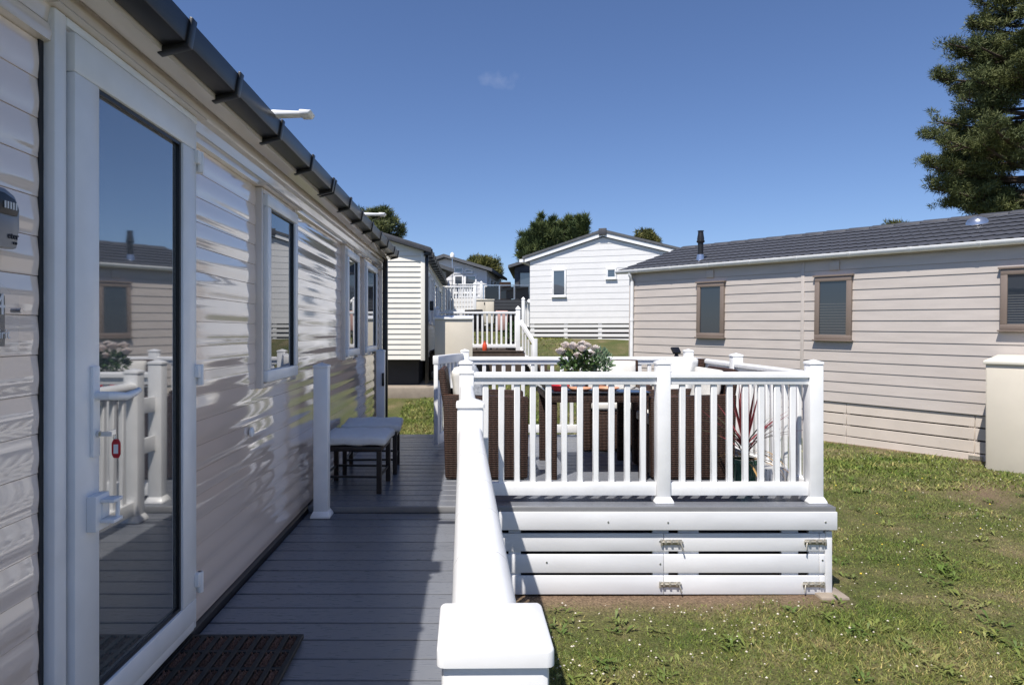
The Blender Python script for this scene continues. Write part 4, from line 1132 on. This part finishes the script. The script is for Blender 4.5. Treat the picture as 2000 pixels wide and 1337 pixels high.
# neighbour's deck with railing and steps
nd = thing('neighbour_deck', 'brown edged timber deck of the neighbours behind the beige box', 'deck', (.1, 16.0, .8))
boards(nd, -.9, 1.16, [14.55 + .15 * k for k in range(18)], 1.30, M['bark'])
MB().box(-1.0, 1.06, -1.6, 1.3, -.4, .45).build('underframe', M['bark'], nd)
def mini_rail(label, p0, p1, z, n_bal, ht, group=None, posts=(0, 1), bars='upvc', pw=.1, name='railing'):
    L = math.hypot(p1[0] - p0[0], p1[1] - p0[1]); a = math.atan2(p1[1] - p0[1], p1[0] - p0[0])
    t = thing(name, label, 'railing', (p0[0], p0[1], z), a, group)
    for f in posts:
        p = MB().box(f * L - pw / 2, f * L + pw / 2, -pw / 2, pw / 2, -.1, ht).build('post', M[bars], t, bevel=.006)
        o = MB().frustum(pw * 1.25, .02, 0, .07).build('cap', M[bars], p); o.location = (0, 0, (ht + .1) / 2 + .02)
    MB().box(0, L, -.04, .04, ht - .12, ht - .07).build('handrail', M[bars], t, bevel=.006)
    MB().box(0, L, -.03, .03, .06, .14).build('bottom_rail', M[bars], t, bevel=.004)
    bm_ = MB().box(-.02, .02, -.015, .015, .14, ht - .12).mesh('baluster', M[bars])
    for i in range(n_bal): link('baluster', bm_, t, ((i + .5) * L / n_bal, 0, 0))
    return t
mini_rail('white railing of the neighbours deck above the orange bottle', (-.75, 14.75), (1.04, 14.75), 1.30, 17, .93)
# sloping stair rail down to the lawn
t = thing('stair_rail', 'short white sloping stair rail at the neighbours deck steps', 'railing', (1.10, 14.73, .55), R(-68))
MB().box(.62, .71, -.045, .045, .0, 1.02).build('post', M['upvc'], t, bevel=.006)
for z0 in (.72, .12): MB().prism([(.0, z0 + .62), (.64, z0 + .16), (.64, z0 + .25), (.0, z0 + .71)], 'y', -.03, .03).build('rail', M['upvc'], t)
for i in range(4): 
    zb = .74 - .46 * (i + .7) / 5 * 1.2
    MB().box(.08 + i * .14, .115 + i * .14, -.015, .015, zb - .02, zb + .56).build('baluster', M['upvc'], t)
st_ = thing('deck_steps', 'low steps going down from the neighbours deck', 'steps', (1.2, 15.2, .7))
for i in range(3): MB().box(.0 + i * .25, .25 + i * .25, -.35, .45, -.2, .45 - i * .16).build('step', M['bark'], st_, bevel=.006)
tag(MB().lathe([(.045, 0), (.055, .04), (.05, .13), (.025, .17), (.018, .20), (.024, .215), (.001, .22)], 14, (.30, 14.62, 1.30)).build('bottle', M['orange'], smooth='auto'), 'small orange bottle on the neighbours deck edge', 'bottle')
def simple_chair(label, x, y, z, rz, m):
    t = thing('patio_chair', label, 'chair', (x, y, z), rz, 'chairs on the neighbours deck')
    for sx in (-1, 1):
        for sy in (-1, 1): MB().tube([(sx * .2, sy * .2, 0), (sx * .19, sy * .2, .42)], .014, 6).build('leg', M['black_metal'], t)
    MB().box(-.24, .24, -.23, .23, .42, .47).build('seat', m, t, bevel=.015)
    MB().prism([(-.21, .47), (-.15, .47), (-.26, .92), (-.31, .92)], 'y', -.23, .23).build('backrest', m, t, bevel=.012)
    return t
simple_chair('dark chair on the neighbours deck left of the pink cloth', .20, 15.5, 1.30, R(60), M['black_metal'])
simple_chair('chair under the pink cloth on the neighbours deck', .72, 15.6, 1.30, R(110), M['black_metal'])
m = MB().box(-.14, .14, -.02, .02, 0, .46); o = m.build('towel', M['pinkcloth'], bevel=.015); o.location = (.70, 15.32, 1.74); o.rotation_euler = (R(8), 0, R(6)); tag(o, 'pale pink cloth hanging over a chair on the neighbours deck', 'cloth')
t = thing('deck_shrub', 'small dark shrub in a tub on the neighbours deck by the post', 'potted plant', (.93, 15.35, 1.30))
MB().lathe([(.10, 0), (.13, .2)], 14).build('pot', M['black'], t)
leafball(0, 0, .40, .16, .2, 300, .09, .05, M['leaf'], 'leaves', t, 15)

# ------------------------------------------------------------------ white lodge with its gable towards us
WL = thing('white_lodge', 'white clad lodge whose gable with small window faces the lawn', 'lodge', (4.168, 21.0, 1.42), R(-20))
w2, zE, zA = 2.38, 2.60, 3.28
MB().prism([(-w2, .55), (w2, .55), (w2, zE), (0, zA), (-w2, zE)], 'y', .003, 10).build('wall', M['siding_w'], WL)
sl2 = (zA - zE) / w2
gt2 = lambda z: (-w2, w2) if z < zE else (-w2 + (z - zE) / sl2, w2 - (z - zE) / sl2)
w_op = [(-1.63, -1.176, 1.43, 2.31), (.10, .42, 1.96, 2.29)]
clad(WL, -w2, w2, .56, zA - .02, .192, M['siding_w'], top=gt2, openings=w_op, tb=.011, gap=.003)
window(WL, *w_op[0], M['upvc'], M['glass_far'], fw=.055)
window(WL, *w_op[1], M['upvc'], M['glass_far'], fw=.055)
for i in range(4): MB().box(-w2, w2, -.004, .016, .43 - i * .145, .52 - i * .145).build('skirting_board', M['siding_w'], WL)
for x in (-2.3, -1.2, -.1, .9, 2.0): MB().box(x - .06, x + .06, .0165, .04, -.08, .55).build('batten', M['siding_w'], WL)
for x in (-.72, .42, 1.3, -1.8): MB().box(x - .09, x + .09, -.05, .15, -.25, -.02).build('foundation_block', M['lid'], WL)
MB().box(-w2 + .1, w2 - .1, .2, 9.8, -.3, .55).build('underframe', M['interior'], WL)
for s in (-1, 1):
    MB().add([(0, -.10, zA + .02), (s * (w2 + .15), -.10, zE - .03), (s * (w2 + .15), -.10, zE + .09), (0, -.10, zA + .15), (0, -.07, zA + .02), (s * (w2 + .15), -.07, zE - .03), (s * (w2 + .15), -.07, zE + .09), (0, -.07, zA + .15)],
             [(0, 1, 2, 3), (7, 6, 5, 4), (0, 4, 5, 1), (1, 5, 6, 2), (2, 6, 7, 3), (3, 7, 4, 0)]).build('bargeboard', M['upvc'], WL)
    MB().add([(0, -.13, zA + .155), (s * (w2 + .22), -.13, zE + .085), (s * (w2 + .22), 10.2, zE + .085), (0, 10.2, zA + .155), (0, -.13, zA + .235), (s * (w2 + .22), -.13, zE + .155), (s * (w2 + .22), 10.2, zE + .155), (0, 10.2, zA + .235)],
             [(0, 1, 2, 3), (7, 6, 5, 4), (0, 4, 5, 1), (1, 5, 6, 2), (2, 6, 7, 3), (3, 7, 4, 0)]).build('roof', M['roof_b'], WL)
MB().box(-.12, .12, -.16, -.06, zA + .05, zA + .26).build('ridge_end', M['roof'], WL, bevel=.01)
MB().box(-w2 - .28, -w2 - .16, -.3, 10.1, zE - .05, zE + .05).build('gutter', M['upvc'], WL)
MB().box(-2.85, -2.35, 1.2, 2.0, zE + .27, zE + .36).build('porch_roof', M['roof_b'], WL)
mini_rail('white railing stub at the left corner of the white lodge', (1.72, 21.9), (2.02, 23.2), 1.75, 4, 1.05)

# ------------------------------------------------------------------ lodges on the rise behind
def lodge(name, label, x, y, z, rz, w_, L, he, hr, wm, rm, wins=(), side=(), pitch=.2, over=.3):
    t = thing(name, label, 'lodge', (x, y, z), rz)
    MB().prism([(-w_, 0), (w_, 0), (w_, he), (0, hr), (-w_, he)], 'y', .003, L).build('wall', wm, t)
    s_ = (hr - he) / w_
    gt_ = lambda q: (-w_, w_) if q < he else (-w_ + (q - he) / s_, w_ - (q - he) / s_)
    clad(t, -w_, w_, .0, hr - .02, pitch, wm, top=gt_, openings=wins, tb=.02, gap=.006)
    clad(t, 0, L, .0, he - .02, pitch, wm, tb=.02, rz=R(90), org=(w_ + .001, 0, 0), openings=side, gap=.006)
    for a in wins: window(t, *a, M['upvc'] if wm is not M['siding_d'] else M['black'], M['glass_far'], fw=.07, mull=[(a[0] + a[1]) / 2] if a[1] - a[0] > 1 else ())
    for a, b, c, d in side:
        f = MB(); ff = .07; f.box(w_, w_ + .06, a, b, d - ff, d); f.box(w_, w_ + .06, a, b, c, c + ff); f.box(w_, w_ + .06, a, a + ff, c + ff, d - ff); f.box(w_, w_ + .06, b - ff, b, c + ff, d - ff)
        wd = f.build('window', M['upvc'], t)
        o = MB().box(w_ + .02, w_ + .03, a + ff, b - ff, c + ff, d - ff).build('pane', M['glass_far'], wd); o.location = Vector(o.location) - Vector(wd.location)
    for sg in (-1, 1):
        e = w_ + over
        MB().add([(0, -.4, hr + .03), (sg * e, -.4, he - s_ * over + .03), (sg * e, L + .3, he - s_ * over + .03), (0, L + .3, hr + .03), (0, -.4, hr + .17), (sg * e, -.4, he - s_ * over + .17), (sg * e, L + .3, he - s_ * over + .17), (0, L + .3, hr + .17)],
                 [(0, 1, 2, 3), (7, 6, 5, 4), (0, 4, 5, 1), (1, 5, 6, 2), (2, 6, 7, 3), (3, 7, 4, 0)]).build('roof', rm, t)
    return t
g32 = float(gz(0, 31))
lodge('grey_lodge', 'grey clad lodge partly hidden behind the cream caravan', -2.9, 26.5, float(gz(-3, 26.5)), R(8), 1.9, 6, 2.35, 2.95, M['siding_g'], M['roof_b'])
lodge('pale_lodge', 'pale lodge with wide white windows and grey roof on the rise', -1.19, 31.0, 1.88, R(-10), 1.95, 5, 2.64, 3.25, M['siding_w'], M['roof_b'],
      wins=[(.40, .86, 1.62, 2.46), (.90, 1.48, 1.62, 2.46), (.40, .86, 2.54, 2.84), (.90, 1.30, 2.54, 2.74)], side=[(.8, 1.7, 1.4, 2.35), (1.9, 2.8, 1.4, 2.35)])
lodge('dark_lodge', 'dark clad lodge with glazed doors behind the white lodge', 4.4, 32.0, g32 + .3, R(-6), 2.3, 6, 2.5, 3.2, M['siding_d'], M['roof_b'],
      wins=[(-2.1, -1.4, .1, 2.3), (-1.2, .2, .1, 2.2)])
mini_rail('white railing left of the beige block, behind the cream caravan', (-.90, 21.5), (.12, 21.5), 2.28, 11, .98)
mini_rail('white railing in front of the pale lodge windows', (-1.0, 29.4), (.45, 29.4), 3.15, 15, .75)
tb_ = thing('glass_balustrade', 'dark glass balustrade on the deck of the dark lodge', 'balustrade', (.55, 29.3, 3.12))
for x in (0, .7, 1.35, 2.05): MB().box(x - .03, x + .03, -.03, .03, 0, .62).build('post', M['steel'], tb_)
for x in (.03, .73, 1.38): MB().box(x + .03, x + .6, -.008, .008, .04, .58).build('glass_panel', M['glass_dark'], tb_)
MB().box(-.03, 2.08, -.03, .03, .621, .66).build('handrail', M['steel'], tb_)
sk = thing('deck_skirting', 'dark slatted deck skirting below the glass balustrade', 'deck', (.85, 28.6, 2.25))
for i in range(6): MB().box(0, 2.2, 0, .02, .03 + i * .135, .145 + i * .135).build('slat', M['siding_d'], sk)
MB().box(-.4, 2.2, .03, 1.6, 0, .86).build('platform', M['interior'], sk)
store_box('beige storage block beside dark slatted skirting on the rise', .22, 27.2, 2.05, 0, .72, .6, .95, M['beige'], M['lid'], .03)
# dark garden chairs on that balcony
t = thing('balcony_chair', 'dark woven chair behind the glass balustrade', 'chair', (1.55, 29.9, 3.12))
MB().lathe([(.25, 0), (.30, .3), (.28, .42), (.10, .44)], 14).build('seat', M['wicker'], t); MB().prism([(-.28, .4), (.28, .4), (.25, .85), (-.25, .85)], 'y', .18, .25).build('backrest', M['wicker'], t, bevel=.02)
# aerial
t = thing('aerial', 'white domed aerial on a thin pole above the pale lodge', 'aerial', (-.82, 29.0, 2.2))
MB().tube([(0, 0, 0), (0, 0, 2.75)], .02, 6).build('pole', M['steel'], t); MB().lathe([(.02, 2.72), (.09, 2.76), (.10, 2.86), (.06, 2.95), (.001, 2.98)], 12).build('dome', M['upvc'], t, smooth='auto')

# ------------------------------------------------------------------ trees
def limb(mb, p0, p1, r0, r1, sag, n=6):
    pts, rs = [], []
    for i in range(n + 1):
        f = i / n; p = Vector(p0).lerp(Vector(p1), f); p.z += sag * math.sin(math.pi * f)
        pts.append(p); rs.append(r0 + (r1 - r0) * f)
    mb.tube(pts, rs, 6); return pts
def tufts(C, rad, tint, per, L, wd, up, rg, flat=.75):
    """needle tufts round clump centres C (n,3)"""
    n = len(C)
    c = np.repeat(C, per, 0); r = np.repeat(rad, per)[:, None]
    d = rg.normal(size=(n * per, 3)); d /= np.linalg.norm(d, axis=1)[:, None]
    P = c + d * r * rg.random((n * per, 1)) ** .5 * np.array([1, 1, flat])
    dr = d * .8 + rg.normal(0, .45, (n * per, 3)) + np.array([0, 0, up]); dr /= np.linalg.norm(dr, axis=1)[:, None]
    s = np.cross(dr, rg.normal(size=(n * per, 3))); s /= np.linalg.norm(s, axis=1)[:, None] + 1e-9
    Ls = L * rg.uniform(.6, 1.4, (n * per, 1)); w_ = wd * rg.uniform(.6, 1.4, (n * per, 1))
    V = np.stack([P - s * w_ / 2, P + s * w_ / 2, P + dr * Ls], 1)
    T = np.clip(np.repeat(tint, per) + rg.normal(0, .12, n * per), 0, 1)
    return V, T
def pine(label, base, height, limbs, m, seed, clump=.30, per=70, L=.16, wd=.022, tr=.32, dens=5.0, name='pine_tree', up=.35):
    rg = np.random.default_rng(seed); rd = random.Random(seed)
    t = thing(name, label, 'tree', base)
    tk = MB(); limb(tk, (0, 0, -.3), (0, 0, height), tr, tr * .15, 0, 10); tk.build('trunk', M['bark'], t, smooth='auto')
    lb = MB(); C, RR, TT = [], [], []
    for (z, a, ln_, dz) in limbs:
        tip = Vector((math.cos(a) * ln_, math.sin(a) * ln_, z + dz))
        pts = limb(lb, (0, 0, z), tip, .075 * (.5 + ln_ / 4), .02, -.05 * ln_)
        tb = rd.uniform(.3, .7)
        nsub = int(dens * ln_)
        for k in range(nsub):
            f = rd.uniform(.22, 1.0); f = f ** .8
            i = min(int(f * 6), 5); p = pts[i].lerp(pts[i + 1], f * 6 - i)
            sa_ = a + rd.choice((-1, 1)) * rd.uniform(.4, 1.2); sl_n = rd.uniform(.25, .9) * (1.25 - f) * min(1.0, ln_ / 2.2) + .1
            q2 = p + Vector((math.cos(sa_) * sl_n, math.sin(sa_) * sl_n, rd.uniform(-.05, .32)))
            lb.tube([p, p.lerp(q2, .6) + Vector((0, 0, -.03)), q2], [.018, .012, .006], 4, False)
            for j in range(rd.randint(2, 3)):
                cpt = p.lerp(q2, rd.uniform(.55, 1.1)) + Vector((rd.gauss(0, .08), rd.gauss(0, .08), rd.uniform(0, .14)))
                C.append(cpt); RR.append(clump * rd.uniform(.55, 1.15)); TT.append(min(1, max(0, tb + rd.gauss(0, .16))))
        C.append(tip); RR.append(clump * .8); TT.append(tb)
    lb.build('limbs', M['bark'], t)
    V, T = tufts(np.array([tuple(c) for c in C]), np.array(RR), np.array(TT), per, L, wd, up, rg)
    link('crown', tri_mesh('crown', V, T, m), t)
    return t
# big pine at the right edge, behind the taupe caravan
rd = random.Random(12)
PB = (18.6, 22.0, float(gz(18.6, 22)))
limbs = []
# (world height, reach) of limbs on the side seen against the sky, then the rest of the whorls
for zz, ln_ in [(5.9, 2.2), (6.3, 2.7), (6.7, 3.0), (7.3, 3.1), (7.9, 3.35), (8.4, 3.2), (8.9, 2.9), (9.4, 2.6), (9.9, 2.4), (10.5, 2.7), (11.0, 2.3), (11.5, 2.5), (12.0, 2.0), (12.6, 1.8), (13.2, 1.5), (14, 1.2)]:
    a = math.pi + rd.uniform(-.35, .35)
    limbs.append((zz - PB[2] - .5, a, ln_ * rd.uniform(.95, 1.05), .45))
    for k in range(8):
        aa = rd.uniform(0, 6.28); q1 = ln_ * rd.uniform(.55, 1.0)
        limbs.append((zz - PB[2] - .5 + rd.uniform(-.3, .3), aa, q1, rd.uniform(.2, .6)))
pine('tall dark pine towering at the right edge behind the taupe caravan', PB, 13.2, limbs, M['pine'], 12, clump=.205, per=56, L=.13, wd=.024, tr=.24, dens=8.2)
# pine behind the caravans on the left
PB2 = (-4.5, 30.0, float(gz(-4.5, 30)))
limbs = []
for zz, ln_ in [(5.7, 1.5), (5.95, 1.9), (6.3, 1.7), (6.6, 2.1), (6.9, 1.7), (7.2, 1.5), (7.45, 1.1), (7.6, .6)]:
    for k in range(6):
        aa = k * 1.05 + rd.uniform(-.4, .4); limbs.append((zz - PB2[2] - .80, aa, ln_ * rd.uniform(.6, .9), .3))
pine('spreading green pine above the gutter end, behind the cream caravan', PB2, 5.3, limbs, M['pine'], 5, clump=.21, per=52, L=.17, wd=.034, tr=.2, dens=4.2)
# dark cypress with upright sprays behind the white lodge
def cypress(label, base, pts, m, seed, per=75):
    rg = np.random.default_rng(seed); rd = random.Random(seed)
    t = thing('cypress_tree', label, 'tree', base)
    tk = MB(); limb(tk, (0, 0, -.3), (0, 0, 5.0), .3, .06, 0, 8); tk.build('trunk', M['bark'], t)
    C, Rr, Tt = [], [], []; lb = MB()
    for (x, z) in pts:
        for k in range(3):
            y = rd.uniform(-1.6, 1.6) * (1 - .2 * k); sc = rd.uniform(.8, 1.0)
            tip = Vector((x * sc, y, z - abs(y) * .25 + rd.uniform(-.2, .1))); st0 = Vector((x * .25, y * .25, z * .55 - .2))
            lb.tube([st0, st0.lerp(tip, .5) + Vector((x * .12, 0, -.05)), tip], [.05, .03, .01], 5, False)
            tb = rd.uniform(.25, .75)
            for j in range(16):
                f = rd.uniform(.1, 1.0)
                C.append(tuple(st0.lerp(tip, f) + Vector((rd.gauss(0, .25), rd.gauss(0, .25), rd.gauss(0, .12))) * (1.25 - f)))
                Rr.append(.27 * (1.25 - .85 * f)); Tt.append(min(1, max(0, tb + rd.gauss(0, .12))))
    lb.build('limbs', M['bark'], t)
    C = np.array(C)
    V, T = tufts(C, np.array(Rr), np.array(Tt), per, .30, .055, .9, rg, 1.0)
    link('crown', tri_mesh('crown', V, T, m), t)
PB3 = (4.75, 38.0, float(gz(4.75, 38)))
px_ = [(1013, 470), (1020, 450), (1030, 435), (1048, 418), (1052, 440), (1066, 432), (1078, 424), (1092, 430), (1104, 426), (1118, 427), (1130, 425), (1146, 419), (1140, 436), (1152, 448), (1148, 462), (1015, 490), (1035, 465), (1085, 445), (1110, 445), (1130, 470), (1060, 470), (1025, 500), (1090, 470)]
cypress('dark green cypress with upright sprays behind the white lodge', PB3, [((u - 920) * 38 / 1300 - PB3[0], CAMZ + (648 - v) * 38 / 1300 - PB3[2]) for u, v in px_], M['cypress'], 8)
def round_tree(label, x, y, ztop, rx, rz_, m, seed, n=170, name='round_tree', trunk=True, per=70, L=.22, wd=.06):
    rg = np.random.default_rng(seed); b = float(gz(x, y))
    t = thing(name, label, 'tree' if trunk else 'bush', (x, y, b))
    zc = ztop - b - rz_
    if trunk:
        tk = MB(); limb(tk, (0, 0, -.3), (0, 0, zc), .22, .12, 0, 6)
        for k in range(6):
            a = k * 1.05; limb(tk, (0, 0, zc - .3), (math.cos(a) * rx * .6, math.sin(a) * rx * .6, zc + rz_ * .3), .08, .03, 0)
        tk.build('trunk', M['bark'], t)
    d = rg.normal(size=(n, 3)); d /= np.linalg.norm(d, axis=1)[:, None]
    C = d * (rg.random((n, 1)) ** .33) * np.array([rx, rx, rz_]) * .85 + np.array([0, 0, zc])
    C += rg.normal(0, .08 * rx, (n, 3))
    tt = np.clip(.5 + .35 * rg.normal(size=n) * .8, 0, 1)
    V, T = tufts(C, rx * rg.uniform(.16, .32, n), tt, per, L, wd, .4, rg)
    link('crown', tri_mesh('crown', V, T, m), t)
round_tree('small rounded green tree peeping over the white lodge roof', 11.75, 45, 8.65, .95, 1.0, M['bushy'], 4)
round_tree('tip of a rounded green tree just above the taupe caravan ridge', 25.5, 40, 8.45, .9, 1.0, M['bushy'], 6)
round_tree('wide olive bush showing above the pale lodge roof', .75, 45, 6.95, 1.35, 1.1, M['bushy'], 9, n=220, name='olive_bush')
round_tree('low olive bush left half of the thicket above the pale lodge roof', -.1, 46, 6.6, 1.0, 1.0, M['bushy'], 10, n=160, name='olive_bush')
